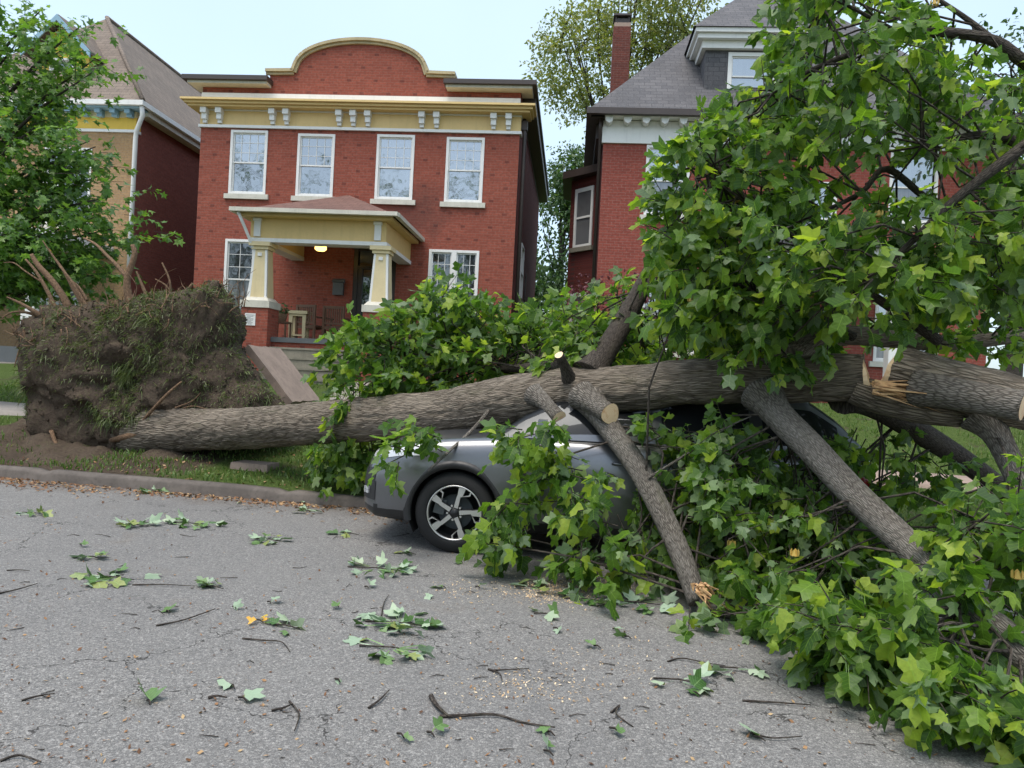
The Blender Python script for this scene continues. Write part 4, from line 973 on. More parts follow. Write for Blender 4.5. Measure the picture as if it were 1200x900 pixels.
SK = []          # skeleton points that leaf twigs reach back to
def sk(q): SK.extend([np.array(p) for p in q[3:]]); return q
LA, qa, ra_ = limb([(692, 470, 6.98, .13), (715, 503, 6.7, .105), (745, 545, 6.35, .095), (775, 600, 5.98, .09), (800, 655, 5.68, .085), (818, 706, 5.47, .075)]); sk(qa)
LB, qb, rb_ = limb([(893, 460, 6.35, .14), (915, 490, 6.12, .118), (950, 525, 5.85, .112), (1000, 578, 5.45, .105), (1060, 635, 5.0, .10), (1130, 703, 4.5, .096), (1200, 768, 4.1, .102), (1290, 850, 3.75, .09)], 34, 18); sk(qb)
LC, qc, rc_ = limb([(690, 440, 7.25, .14), (712, 408, 7.4, .11), (735, 370, 7.55, .10), (755, 332, 7.7, .085), (775, 290, 7.9, .06), (800, 240, 8.2, .03)], mat='bark_dark'); sk(qc)
LD, qd, rd_ = limb([(690, 432, 7.3, .10), (655, 428, 8.0, .065), (600, 432, 8.8, .045), (540, 432, 9.4, .032), (470, 425, 9.8, .02), (410, 420, 10.0, .01)], mat='bark_dark'); sk(qd)
LE, qe, re_ = limb([(920, 428, 6.6, .14), (945, 408, 6.9, .11), (985, 393, 7.2, .10), (1050, 398, 7.5, .09), (1120, 402, 7.8, .08), (1220, 390, 8.2, .07)], mat='bark'); sk(qe)
LF, qf, rf_ = limb([(990, 462, 6.3, .13), (1030, 478, 6.5, .11), (1080, 508, 6.7, .105), (1130, 540, 6.9, .10), (1190, 585, 7.1, .09), (1260, 640, 7.3, .08)], mat='bark_dark'); sk(qf)
LG, qg, rg_ = limb([(818, 706, 5.45, .07), (860, 716, 5.4, .06), (920, 735, 5.2, .055), (990, 780, 4.75, .055), (1045, 815, 4.45, .05), (1120, 850, 4.2, .04)], mat='bark_limb', collar=0); sk(qg)
# sawn stubs
def stub(pts, fr):
    o, q, qr = limb(pts, 10, 14, 'bark_limb', 1.5); cutface(q[-1] + (q[-1] - q[-3]).normalized() * .012 + Vector((0, -.014, .004)), (q[-1] - q[-3]).normalized() + Vector((0, -.25, .16)), fr * 1.05, parent=o); return o
tag(stub([(628, 463, 7.25, .085), (640, 474, 7.08, .07), (655, 490, 6.92, .068)], .066), 'thinner sawn stub with a pale cut end')
tag(stub([(682, 464, 6.95, .10), (697, 474, 6.78, .092), (714, 485, 6.62, .09)], .088), 'thick sawn stub with a pale cut end')
o, q, qr = limb([(668, 447, 7.12, .06), (662, 430, 7.0, .046), (655, 416, 6.9, .042)], 8, 12, 'bark_dark', 1.4); cutface(q[-1], q[-1] - q[-3], .04, parent=o); tag(o, 'short dark upright sawn stub')
# dead twig hanging off the trunk in front of the bonnet
o, q, qr = limb([(572, 482, 7.5, .024), (560, 497, 7.3, .02), (545, 512, 7.0, .018), (525, 530, 6.7, .014), (502, 552, 6.45, .008)], 14, 7, 'bark_limb', 0, 'dead_branch', .15)
o, q, qr = limb([(565, 487, 7.45, .012), (540, 491, 7.2, .009), (518, 492, 7.1, .006)], 8, 6, 'bark_limb', 0, 'dead_branch', .15)
o, q, qr = limb([(760, 560, 6.1, .012), (800, 535, 6.15, .011), (850, 502, 6.2, .008), (880, 488, 6.2, .005)], 10, 6, 'bark_limb', 0, 'dead_branch', .15)
# torn end of the propping limb
def splinters(c, d, n, L, spread, parent, name='torn_end', r0=.02):
    b = MB()
    for i in range(n):
        e = Vector(d) + Vector(rng.normal(0, spread, 3)); e.normalize(); s = Vector(c) + Vector(rng.normal(0, .025, 3)); l = L * random.uniform(.4, 1.1)
        a = e.cross(Vector((0, 0, 1))).normalized() * r0 * random.uniform(.5, 1.3); t = e.cross(a).normalized() * r0 * .35
        b.add([s + a + t, s - a + t, s - a - t, s + a - t, s + e * l + a * .15, s + e * l - a * .15], [(0, 1, 5, 4), (1, 2, 5), (2, 3, 4, 5), (3, 0, 4), (0, 3, 2, 1)])
    return b.build(name, A['torn'], parent)
splinters(at(820, 688, 5.42), (at(842, 722, 5.36) - at(820, 688, 5.42)), 18, .24, .10, LA)

# the sawn-off top still hanging by a strip of torn wood
UP = [(1048, 436, 6.02, .205), (1066, 440, 5.96, .205), (1100, 449, 5.85, .20), (1150, 461, 5.68, .195), (1205, 474, 5.5, .19), (1300, 492, 5.25, .19), (1420, 500, 5.0, .17)]
up_, ur = smoothpath([at(x, y, D) for x, y, D, r in UP], [u[3] for u in UP], 200)
m = MB(); m.tube(up_, ur, 100, True, .05); upper = wpart(m.build('upper_trunk', A['bark'], ft)); roughen(upper, .012, 4.0, 3); ridges(upper, 200, 100, up_, .008)
dd = (up_[0] - up_[6]).normalized(); kerf(up_[0], dd, ur[0], .05, upper)
ts = splinters(at(1026, 452, 5.82), at(1096, 466, 5.66) - at(1026, 452, 5.82), 30, .50, .055, upper, 'torn_strip', .024)
hg, q, qr = limb([(1000, 456, 6.12, .12), (1030, 466, 6.05, .135), (1080, 478, 5.9, .13), (1130, 486, 5.75, .10)], 12, 16, 'bark', 0, 'trunk_hinge')
F1_, q, qr = limb([(1075, 455, 5.75, .12), (1110, 460, 5.55, .115), (1150, 467, 5.38, .11), (1199, 476, 5.2, .105)], 16, 18, 'bark_limb', 1.2, lump=.06); cutface(q[-1], q[-1] - q[-3], .103, parent=F1_); tag(F1_, 'smooth sawn fork limb at the right edge')
F2_, q, qr = limb([(1150, 487, 5.65, .12), (1168, 510, 5.55, .09), (1190, 555, 5.4, .08), (1225, 640, 5.1, .07)], 14, 14, 'bark_limb'); sk(q)
# thin arching branches of the upright crown
CAN = []
for pts in ([(1290, 130, 6.2, .07), (1200, 72, 6.2, .055), (1165, 48, 6.2, .047), (1110, 38, 6.2, .04), (1060, 42, 6.2, .033), (1000, 62, 6.25, .026), (945, 85, 6.3, .018), (905, 110, 6.4, .01)],
            [(1300, 250, 6.0, .06), (1220, 185, 6.0, .045), (1190, 166, 6.0, .04), (1150, 158, 6.0, .033), (1105, 165, 6.05, .022), (1080, 172, 6.1, .012)],
            [(1240, 180, 6.6, .07), (1150, 222, 6.5, .05), (1100, 240, 6.5, .03), (1040, 198, 6.5, .028), (1010, 225, 6.5, .022), (960, 250, 6.55, .015)],
            [(1230, 150, 5.7, .05), (1130, 225, 5.7, .035), (1050, 300, 5.7, .02), (980, 350, 5.7, .01)],
            [(1100, 400, 6.8, .05), (1000, 330, 6.6, .035), (920, 270, 6.4, .022), (850, 220, 6.3, .014), (800, 190, 6.3, .007)],
            [(1000, 395, 7.0, .045), (930, 360, 6.8, .03), (850, 335, 6.7, .02), (770, 320, 6.7, .01)],
            [(1165, 48, 6.2, .03), (1130, 20, 6.3, .02), (1070, -20, 6.4, .012)], [(1060, 42, 6.2, .02), (1000, 10, 6.1, .014), (940, -20, 6.0, .008)],
            [(1270, 480, 5.2, .06), (1240, 300, 5.6, .07), (1290, 130, 6.2, .07), (1300, 20, 6.4, .05)]):
    o, q, qr = limb(pts, 26, 9, 'bark_dark', 0, 'branch', .12); CAN.append((o, q)); sk(q)

SKA = np.array(SK)
def px_of(p):
    a, b = FPX * p[0] / p[1], FPX * (p[2] - EYE) / p[1]; c, s = math.cos(ROLL), math.sin(ROLL); return 600 + a * c + b * s, HORIZ - b * c + a * s
BARE = []                               # limbs that stand bare on the street side
for q, mg, keep in ((qa, 42, .02), (qb, 48, .05), (qc[:16], 34, .1)):
    BARE.append((np.array([px_of(p) for p in q]), np.array([p.y for p in q]), mg, keep))
def blocked(p):
    x, y = px_of(p)
    for P2, D2_, mg, keep in BARE:
        d = np.hypot(P2[:, 0] - x, P2[:, 1] - y); j = d.argmin()
        if d[j] < mg and p[1] < D2_[j] + .12 and random.random() > keep and not (P2 is BARE[1][0] and 1050 < x < 1150 and 585 < y < 690): return True
    if 985 < x < 1215 and 345 < y < 500 and p[1] < 7.0: return True
    if 690 < x < 1215 and y > (382 if x > 985 else 378) and y < 500 and p[1] < 7.0 and p[1] < 6.95 - (x - 690) * .0021 + .3: return True
    return False
def foliage(owner, masses, name='foliage', parent_loc=None, seed=None):
    lv = Leaves(); tw = MB()
    for poly, D0, D1, n, size, droop, kw in masses:
        k = 0; tries = 0
        while k < n and tries < n * 40:
            tries += 1
            p = fill(poly, D0, D1, 1)[0]
            if p.z < gz(p.x, p.y) + .08 or (kw.get('clear', True) and blocked(p)): continue
            th = kw.get('clump', .0)
            if vnoise(np.array(p) * kw.get('cs', 2.2), 31) < rng.uniform(-.9, th): continue
            pa = np.array(p); dist = np.linalg.norm(SKA - pa, axis=1); j = int(dist.argmin()); s = SKA[random.choice(np.where(dist < dist[j] + .45)[0])]
            away = norm(pa - s + 1e-6); d = norm(away * .8 + np.array([rng.normal(0, .5), -.35 + rng.normal(0, .5), rng.normal(-.1 if droop > .5 else .15, .4)]) + np.array(kw.get('dir', (0, 0, 0))))
            L = rng.uniform(.2, .36)
            if p.z + d[2] * L - .1 < gz(p.x, p.y): d[2] = abs(d[2]) * .3; d = norm(d)
            spray(lv, tw, p, d, L, int(rng.integers(6, 11)), size * .64, droop, kw.get('up', .7), .45, .006, .5)
            if dist[j] < kw.get('reach', 1.6) and random.random() < kw.get('link', .22):
                s = Vector(s); mid = s.lerp(p, .55) + Vector(rng.normal(0, .05, 3)) + Vector((0, 0, .06)); tw.tube([s, mid, p], [.011, .009, .006], 5, False)
            k += 1
    f = lv.build(name, A['leaf'], owner, TULIP)
    tg = tw.build('twigs', A['bark_dark'], owner); tg['kind'] = 'stuff'
    return f, tg
def low(poly): return poly
# behind the trunk, over the verge and front walk
foliage(LD, [([(392, 430), (402, 400), (435, 388), (480, 372), (510, 352), (535, 352), (560, 368), (590, 380), (640, 376), (700, 380), (760, 385), (760, 440), (620, 452), (500, 476), (440, 490), (395, 480)], 8.7, 10.0, 520, .185, .5, {'clump': .45}),
             ([(392, 470), (440, 462), (455, 515), (432, 590), (402, 598), (383, 570), (386, 520)], 8.75, 9.3, 46, .17, .9, {}),
             ([(505, 335), (530, 335), (540, 360), (500, 360)], 8.7, 9.2, 6, .18, .3, {})])
foliage(LC, [([(640, 362), (730, 335), (800, 330), (900, 320), (900, 425), (760, 428), (640, 445)], 7.4, 9.4, 210, .185, .5, {'clump': .3})])
foliage(LE, [([(880, 330), (1210, 300), (1210, 425), (1040, 400), (900, 425)], 7.2, 9.5, 210, .185, .5, {}), ([(830, 395), (925, 390), (920, 440), (895, 455), (870, 425)], 5.95, 6.3, 9, .18, .9, {'clear': False})])
# in front of the car
foliage(LA, [([(470, 470), (500, 463), (540, 470), (535, 515), (505, 550), (480, 585), (455, 575), (462, 545), (490, 510)], 6.35, 6.6, 11, .16, .95, {'link': .1, 'up': .4}),
             ([(605, 505), (640, 495), (700, 505), (745, 520), (745, 560), (700, 585), (695, 630), (665, 600), (635, 590), (612, 640), (590, 655), (580, 635), (595, 585), (605, 560)], 6.0, 6.5, 60, .175, .9, {'link': .06, 'up': .5}),
             ([(690, 570), (780, 570), (790, 640), (765, 690), (705, 712), (668, 672), (662, 640)], 5.6, 6.2, 32, .175, .9, {'up': .5, 'link': .08})])
foliage(LB, [([(745, 490), (880, 485), (920, 520), (1000, 565), (1060, 605), (1080, 690), (1000, 745), (890, 735), (770, 650), (745, 570)], 5.75, 6.62, 330, .165, .85, {'up': .5, 'cs': 3, 'link': .12}),
             ([(745, 500), (900, 500), (1000, 565), (1060, 605), (1060, 690), (1000, 720), (890, 700), (770, 620)], 6.3, 6.66, 190, .165, .85, {'up': .5, 'link': .08}),
             ([(830, 600), (1000, 600), (1040, 700), (1000, 760), (880, 740), (820, 660)], 5.2, 5.8, 50, .165, .8, {'up': .6})])
foliage(LF, [([(965, 480), (1060, 500), (1130, 570), (1200, 600), (1200, 640), (1080, 640), (1000, 570)], 6.2, 7.0, 60, .165, .85, {'link': .05}), ([(960, 470), (1020, 480), (1020, 540), (960, 530)], 6.3, 6.6, 12, .165, .85, {'link': .0})])
# lower right, reaching towards the camera
foliage(LG, [([(930, 722), (1000, 715), (1080, 740), (1190, 812), (1205, 850), (1130, 840), (1060, 812), (990, 775)], 4.0, 5.3, 85, .165, .7, {'cs': 3}),
             ([(1075, 805), (1120, 785), (1205, 812), (1205, 885), (1130, 865)], 3.6, 4.3, 60, .16, .7, {}),
             ([(850, 712), (900, 705), (940, 730), (930, 755), (880, 745)], 5.0, 5.5, 22, .16, .7, {}),
             ([(770, 690), (830, 715), (880, 745), (850, 755), (800, 735)], 5.1, 5.4, 9, .15, .7, {})])
foliage(F2_, [([(1075, 622), (1110, 603), (1150, 605), (1190, 640), (1170, 690), (1112, 682)], 4.2, 4.75, 24, .155, .8, {'clear': False}),
              ([(1130, 610), (1205, 580), (1205, 740), (1170, 710)], 4.3, 5.2, 60, .155, .8, {}),
              ([(1060, 690), (1110, 700), (1120, 790), (1070, 800)], 3.9, 4.4, 18, .155, .8, {'clear': False})])
# the upright crown at the right
foliage(CAN[0][0], [([(920, -40), (905, 60), (915, 130), (960, 170), (1040, 170), (1100, 140), (1120, 70), (1060, -40)], 5.6, 7.4, 170, .18, .7, {})])
foliage(CAN[1][0], [([(1060, 110), (1120, 80), (1215, 90), (1215, 260), (1090, 250)], 5.5, 7.2, 80, .18, .7, {})])
foliage(CAN[4][0], [([(895, 80), (840, 150), (800, 190), (790, 240), (775, 300), (830, 300), (890, 260), (940, 180)], 5.8, 7.4, 145, .18, .7, {}), ([(765, 195), (830, 175), (840, 265), (775, 275)], 6.0, 7.0, 26, .18, .7, {}), ([(870, 170), (1050, 150), (1050, 280), (870, 280)], 6.4, 8.0, 36, .18, .6, {'clump': .3})])
foliage(CAN[5][0], [([(775, 275), (745, 330), (745, 360), (790, 375), (850, 385), (940, 390), (930, 330), (850, 270)], 5.8, 7.4, 165, .18, .75, {})])
foliage(CAN[3][0], [([(900, 250), (1060, 250), (1215, 230), (1215, 430), (1110, 385), (1040, 380), (930, 385)], 5.2, 7.0, 215, .18, .75, {})])
# flowers
for x, y, D in ((796, 192, 6.1), (862, 238, 6.5), (1095, 8, 5.9), (842, 265, 6.0), (810, 355, 6.0), (857, 642, 5.6), (931, 653, 5.3), (1192, 680, 4.2), (1030, 255, 6.0)):
    p = at(x, y, D); b = MB()
    for i in range(6):
        a = i * 1.047; c, s = math.cos(a), math.sin(a); e = Vector((c, s, 0)); f_ = Vector((-s, c, 0))
        b.add([p, p + e * .028 + f_ * .014 + Vector((0, 0, .012)), p + e * .03 + f_ * .012 + Vector((0, 0, .045)), p + e * .024 + Vector((0, 0, .06)), p + e * .03 - f_ * .012 + Vector((0, 0, .045)), p + e * .028 - f_ * .014 + Vector((0, 0, .012))], [(0, 1, 2, 3, 4, 5)])
    wpart(b.build('flower', A['petal'], ft))

# ------------------------------------------------------------------ the root plate
OUT = [(15, 400), (38, 384), (90, 368), (150, 357), (215, 346), (258, 328), (279, 343), (286, 392), (312, 432), (348, 472), (335, 487), (250, 502), (190, 522), (140, 532), (100, 547), (60, 530), (46, 490), (30, 470), (24, 430)]
RC = (172, 440, 10.75); rc = at(*RC); SC = RC[2] / FPX
oa = []
for x, y in OUT: oa.append((math.atan2(-(y - RC[1]), x - RC[0]), math.hypot(x - RC[0], y - RC[1]) * SC))
oa.sort(); ang = np.array([a for a, r in oa]); rad = np.array([r for a, r in oa])
NA, NB = 200, 110; vs = []
th = np.linspace(-math.pi, math.pi, NA, endpoint=False); ph = np.linspace(.0, math.pi, NB)
Th, Ph = np.meshgrid(th, ph); RR = np.interp(Th, np.concatenate([ang - 2 * math.pi, ang, ang + 2 * math.pi]), np.tile(rad, 3))
sp_ = np.sin(Ph) ** .62; cy = -np.cos(Ph)
co = np.stack([RR * sp_ * np.cos(Th + ROLL * -1), np.where(cy < 0, -np.abs(cy) ** .55 * .66, cy * .6) , RR * sp_ * np.sin(Th - ROLL)], -1)
co[..., 1] += .25 * co[..., 0] * -0.6 * sp_
nm = norm(co + 1e-9)
disp = fbm(co * 1.5, 41, 5) * .17 + np.abs(fbm(co * 3.1, 44, 3)) * .09 - .03 + fbm(co * 6, 42, 4) * .05 + fbm(co * 20, 43, 3) * .012
co = co + nm * disp[..., None]
gv_ = co.reshape(-1, 3) + np.array(rc)
ff = [(j * NA + i, j * NA + (i + 1) % NA, (j + 1) * NA + (i + 1) % NA, (j + 1) * NA + i) for j in range(NB - 1) for i in range(NA)]
rp = link_mesh('root_plate', (gv_ - np.array(FT0)).tolist(), ff, A['soil'], ft, True)
# sod on its face: tufts where the turf survived
fr_n = np.zeros(len(rp.data.vertices) * 3); rp.data.vertices.foreach_get('normal', fr_n); fr_n = fr_n.reshape(-1, 3)
if (fr_n[:, 1] * (gv_[:, 1] - rc.y)).mean() < 0: fr_n = -fr_n
cand = np.where((gv_[:, 1] < rc.y - .1) & (gv_[:, 2] > rc.z - .7))[0]
wgt = fbm(gv_[cand] * 1.7, 51, 3) + (gv_[cand, 0] - rc.x) * .16 + (gv_[cand, 2] - rc.z) * .15
cand = cand[wgt > rng.uniform(-.55, .55, len(cand))]
pick = rng.choice(cand, 11000)
V = []; F = []
tuft = fbm(gv_[pick] * 5, 52, 2)
for q, (i, tf) in enumerate(zip(pick, tuft)):
    p = gv_[i] + rng.normal(0, .02, 3) - fr_n[i] * .01; nn = fr_n[i]; h = rng.uniform(.03, .08) * (1 + max(0, tf) * 2.4)
    d = norm(nn * .8 + np.array([0, -.1, .1]) + rng.normal(0, .45, 3)); w = norm(np.cross(d, rng.normal(size=3))) * rng.uniform(.003, .006)
    m1 = p + d * h * .55 - np.array([0, 0, h * .12]); t = p + d * h - np.array([0, 0, h * .55])
    V += [p - w, p + w, m1 + w * .8, m1 - w * .8, t]; F += [(5 * q, 5 * q + 1, 5 * q + 2, 5 * q + 3), (5 * q + 3, 5 * q + 2, 5 * q + 4)]
sod = link_mesh('sod_grass', (np.array(V) - np.array(FT0)).tolist(), F, A['sodgrass'], rp); sod['kind'] = 'stuff'
# crumbled soil clods on the plate
V = []; F = []
for q, i in enumerate(rng.choice(np.where(gv_[:, 1] < rc.y + .2)[0], 900)):
    r = rng.uniform(.008, .035); c = gv_[i] + fr_n[i] * r * .3; b = norm(rng.normal(size=(6, 3)) * .5 + np.array([[1, 0, 0], [-1, 0, 0], [0, 1, 0], [0, -1, 0], [0, 0, 1], [0, 0, -1]])) * r * rng.uniform(.6, 1.2, (6, 1))
    V += [c + x for x in b]; o = 6 * q; F += [(o, o + 2, o + 4), (o + 2, o + 1, o + 4), (o + 1, o + 3, o + 4), (o + 3, o, o + 4), (o + 2, o, o + 5), (o + 1, o + 2, o + 5), (o + 3, o + 1, o + 5), (o, o + 3, o + 5)]
cl = link_mesh('soil_clods', (np.array(V) - np.array(FT0)).tolist(), F, A['soil'], rp); cl['kind'] = 'stuff'
RT = []
rpx = np.array([px_of(p) for p in gv_])
def face_depth(x, y):
    k = np.where((np.abs(rpx[:, 0] - x) < 5) & (np.abs(rpx[:, 1] - y) < 5))[0]
    return float(gv_[k, 1].min()) if len(k) else None
def root(pts, n=16, seg=8, mat='root', face=False):
    if face: pts = [(x, y, (face_depth(x, y) or D + .03) - .03, r) for x, y, D, r in pts]
    P = [at(x, y, D) for x, y, D, r in pts]; q, qr = smoothpath(P, [p[3] for p in pts], n); b = MB(); b.tube(q, qr, seg, True, .14)
    return wpart(b.build('root', A[mat], ft))
for pts in ([(158, 368, 10.6, .075), (150, 345, 10.6, .06), (149, 325, 10.6, .05), (155, 308, 10.6, .045), (158, 296, 10.6, .042), (155, 287, 10.6, .03)], [(149, 325, 10.6, .04), (138, 312, 10.65, .03), (126, 300, 10.7, .024), (112, 286, 10.8, .02), (98, 279, 10.9, .013)],
            [(85, 372, 10.8, .06), (75, 350, 10.8, .05), (60, 328, 10.8, .042), (44, 310, 10.8, .036), (37, 298, 10.8, .026)], [(66, 364, 10.7, .035), (55, 340, 10.7, .027), (42, 318, 10.7, .02), (30, 304, 10.7, .012)],
            [(108, 372, 10.7, .05), (90, 345, 10.7, .03), (75, 318, 10.7, .02), (62, 300, 10.7, .014), (50, 282, 10.7, .008)], [(105, 365, 10.6, .03), (88, 335, 10.6, .02), (70, 312, 10.6, .012)], [(102, 352, 10.6, .022), (92, 336, 10.6, .016), (78, 325, 10.6, .008)],
            [(55, 375, 10.6, .05), (40, 365, 10.5, .035), (25, 356, 10.45, .022), (8, 348, 10.4, .01)], [(50, 372, 10.6, .028), (30, 366, 10.5, .02), (14, 366, 10.5, .014), (2, 373, 10.5, .007)], [(48, 330, 10.9, .012), (30, 318, 10.9, .012), (16, 308, 10.9, .009), (4, 308, 10.9, .005)],
            [(178, 360, 10.6, .04), (168, 338, 10.6, .025), (160, 318, 10.6, .012)], [(200, 358, 10.6, .02), (199, 330, 10.6, .015), (190, 308, 10.6, .012)], [(205, 350, 10.6, .015), (195, 335, 10.6, .012), (182, 327, 10.6, .006)], [(215, 350, 10.5, .03), (222, 338, 10.5, .024), (226, 332, 10.5, .02)],
            [(163, 368, 10.3, .014), (165, 355, 10.3, .012), (176, 350, 10.3, .01), (186, 357, 10.3, .008)], [(158, 356, 10.3, .02), (170, 364, 10.2, .014), (178, 367, 10.2, .01)], [(28, 388, 10.4, .016), (29, 398, 10.4, .014), (22, 412, 10.4, .012), (17, 430, 10.4, .006)], [(236, 346, 10.5, .014), (240, 330, 10.5, .01), (252, 334, 10.5, .006)],
            [(205, 502, 10.1, .10), (180, 507, 10.05, .075), (160, 509, 10.05, .062), (145, 512, 10.1, .05), (130, 516, 10.2, .03)], [(170, 490, 10.0, .022), (186, 472, 9.9, .02), (200, 458, 9.88, .018), (213, 447, 9.88, .01)], [(168, 492, 9.98, .016), (182, 478, 9.92, .012), (190, 470, 9.92, .009)],
            [(166, 520, 9.95, .02), (150, 530, 9.85, .018), (125, 543, 9.75, .014), (100, 548, 9.7, .008)], [(60, 505, 10.3, .03), (70, 528, 10.15, .022), (90, 545, 9.9, .015), (112, 540, 9.8, .008)], [(205, 478, 9.97, .012), (225, 470, 9.85, .008), (235, 460, 9.8, .005)], [(215, 478, 9.97, .012), (228, 476, 9.85, .008), (244, 480, 9.8, .005)]):
    root(pts, face=pts[0][2] < 10.0)
for i in range(45):
    x0 = random.uniform(15, 285); y0 = np.interp(x0, [15, 60, 150, 262, 285], [395, 368, 360, 345, 356]) + random.uniform(-3, 22); D = random.uniform(10.15, 10.8); a = random.uniform(-2.6, -.5) if y0 < 372 else random.uniform(-3.1, 3.1); L = random.uniform(8, 30)
    pts = [(x0, y0, D, random.uniform(.006, .014))]
    for s in range(3): a += random.uniform(-.7, .7); x0 += math.cos(a) * L / 3; y0 += math.sin(a) * L / 3; pts.append((x0, y0, D - .05, .010 * (1 - .3 * s) * random.uniform(.4, .8)))
    root(pts, 8, 5, face=True)

for i in range(110):          # broken feeder roots bristling along the top
    x0 = random.uniform(15, 288); y0 = np.interp(x0, [15, 60, 150, 262, 285], [392, 366, 356, 340, 352]) + random.uniform(-2, 8); D = random.uniform(10.2, 11.0); a = random.gauss(-1.5, .8); L = random.uniform(6, 26) * (2.0 if random.random() < .2 else 1)
    pts = [(x0, y0 + 4, D, random.uniform(.006, .016))]
    for s_i in range(4): a += random.uniform(-.75, .75); x0 += math.cos(a) * L / 4; y0 += math.sin(a) * L / 4; pts.append((x0, y0, D + random.uniform(-.05, .05), .010 * (1 - .22 * s_i) * random.uniform(.4, .9)))
    RT.append(pts)
b = MB()
for pts in RT[30:]:
    q, qr = smoothpath([at(x, y, D) for x, y, D, r in pts], [p[3] for p in pts], 10); b.tube(q, qr, 5, True, .1)
wpart(b.build('feeder_roots', A['root'], ft))['kind'] = 'stuff'
for pts in RT[:30]: root(pts, 10, 5)

# heaved pavement slab, loose paver, torn soil beside the crater
sl = thing('pavement_slab', 'heaved concrete pavement slab tilted against the root plate', 'paving slab', at(345, 472, 11.2), -TH)
me = MB(); n = 9; vs = []
for k_, z in ((0, 0), (1, -.11)):
    for j in range(n):
        for i in range(n): 
            x, y = -.02 - i / (n - 1) * 1.08, -.05 + j / (n - 1) * 1.25
            e = .018 * float(vnoise(np.array([x * 9, y * 9, z]), 61)) if i in (0, n - 1) or j in (0, n - 1) else .0
            vs.append((x + e, y + e, z + e * .5 * k_))
ff = [(j * n + i, j * n + i + 1, (j + 1) * n + i + 1, (j + 1) * n + i) for j in range(n - 1) for i in range(n - 1)]
ff += [tuple(n * n + q for q in reversed(f)) for f in ff]
for i in range(n - 1):
    ff += [(i, n * n + i, n * n + i + 1, i + 1), ((n - 1) * n + i + 1, n * n + (n - 1) * n + i + 1, n * n + (n - 1) * n + i, (n - 1) * n + i), ((i + 1) * n, n * n + (i + 1) * n, n * n + i * n, i * n), (i * n + n - 1, n * n + i * n + n - 1, n * n + (i + 1) * n + n - 1, (i + 1) * n + n - 1)]
a = R(49); vs = [(x * math.cos(a) + z * math.sin(a) , y, -x * math.sin(a) + z * math.cos(a)) for x, y, z in vs]
me.add(vs, ff); me.build('slab', A['slab'], sl)
pv = thing('paver_block', 'loose flat brown paving block on the verge below the trunk', 'paving block', at(293, 552, 9.62), R(-12)); b = MB()
b.frustum(0, .12, -.04, .10, .27, .17, .255, .155); b.build('block', A['slab'], pv)
# churned soil where the plate left the ground
vs = []; ff = []; na, nb = 70, 40
for j in range(nb):
    for i in range(na):
        u = -8.8 + i / (na - 1) * 4.9; v = .22 + j / (nb - 1) * 3.9; x, y = xy_of(u, v)
        e = max(0, 1 - ((u + 6.4) / 2.3) ** 2 - ((v - 1.9) / 1.75) ** 2)
        h = -.06 + .13 * e ** .6 + float(fbm(np.array([x * 2.2, y * 2.2, 0]), 71, 5)) * .09 * min(1, e * 2); vs.append((x, y, gz(x, y) + h))
for j in range(nb - 1):
    for i in range(na - 1): ff.append((j * na + i, j * na + i + 1, (j + 1) * na + i + 1, (j + 1) * na + i))
sm = link_mesh('soil_mound', vs, ff, A['soil'], None, True); tag(sm, 'churned brown soil under and around the root plate', 'soil', None, 'stuff')

# ------------------------------------------------------------------ the car under the tree
WC = at(531, 604, 6.80)
FRONT = Vector((WC.x - EU[0] * .93 + EN[0] * .93, WC.y - EU[1] * .93 + EN[1] * .93, 0)); FRONT.z = -GRADE * uv_of(FRONT.x, FRONT.y)[0]
car = thing('parked_car', 'silver grey estate car parked at the kerb, crushed under the fallen tree', 'car', FRONT)
car.rotation_euler = (0, GRADE, -TH)
CM = Matrix.LocRotScale(FRONT, car.rotation_euler.to_quaternion(), None)
ip = lambda x, t: np.interp(x, [a for a, b in t], [b for a, b in t])
zl = lambda x: ip(x, [(0, .30), (.15, .235), (.9, .22), (4, .24), (4.6, .30), (4.75, .42)])
zt = lambda x: ip(x, [(0, .76), (.05, .88), (.15, .95), (.35, 1.01), (.7, 1.06), (1.2, 1.11), (1.4, 1.135), (2.5, 1.16), (4.2, 1.19), (4.55, 1.16), (4.68, 1.0), (4.75, .85)])
wd = lambda x: ip(x, [(0, .60), (.03, .69), (.08, .765), (.16, .83), (.3, .885), (.5, .922), (.8, .943), (1.2, .945), (2.5, .938), (3.8, .948), (4.2, .935), (4.5, .90), (4.66, .84), (4.75, .72)])
def section(x):
    w, l, t = wd(x), zl(x), zt(x); s = t - .07
    mid = lambda f: l + (s - l) * f
    return np.array([(0, l), (w - .14, l), (w - .04, l + .03), (w - .008, l + .10), (w - .004, mid(.38)), (w, mid(.55)), (w - .006, mid(.68)), (w - .014, mid(.80)), (w - .04, mid(.94)), (w - .085, s + .025), (w * .62, t - .02), (0, t)])
NX, NJ = 170, 64
xs = np.unique(np.concatenate([np.linspace(0, .5, 34), np.linspace(.5, 4.3, NX - 68), np.linspace(4.3, 4.75, 34)]))
ring = []
for x in xs:
    s = section(x); d = np.concatenate([[0], np.cumsum(np.hypot(*(s[1:] - s[:-1]).T))]); q = np.linspace(0, d[-1], NJ)
    y, z = np.interp(q, d, s[:, 0]), np.interp(q, d, s[:, 1])
    for _ in range(2): z[1:-1] = z[1:-1] * .5 + .25 * (z[:-2] + z[2:]); y[1:-1] = y[1:-1] * .5 + .25 * (y[:-2] + y[2:])
    xx = x + .10 * np.clip((z - .55) / .45, 0, 1.2) ** 1.6 * np.clip(1 - x / .9, 0, 1) - .08 * np.clip((z - .6) / .5, 0, 1) * np.clip((x - 4.2) / .5, 0, 1)
    ring.append(np.stack([xx, -y, z], -1))
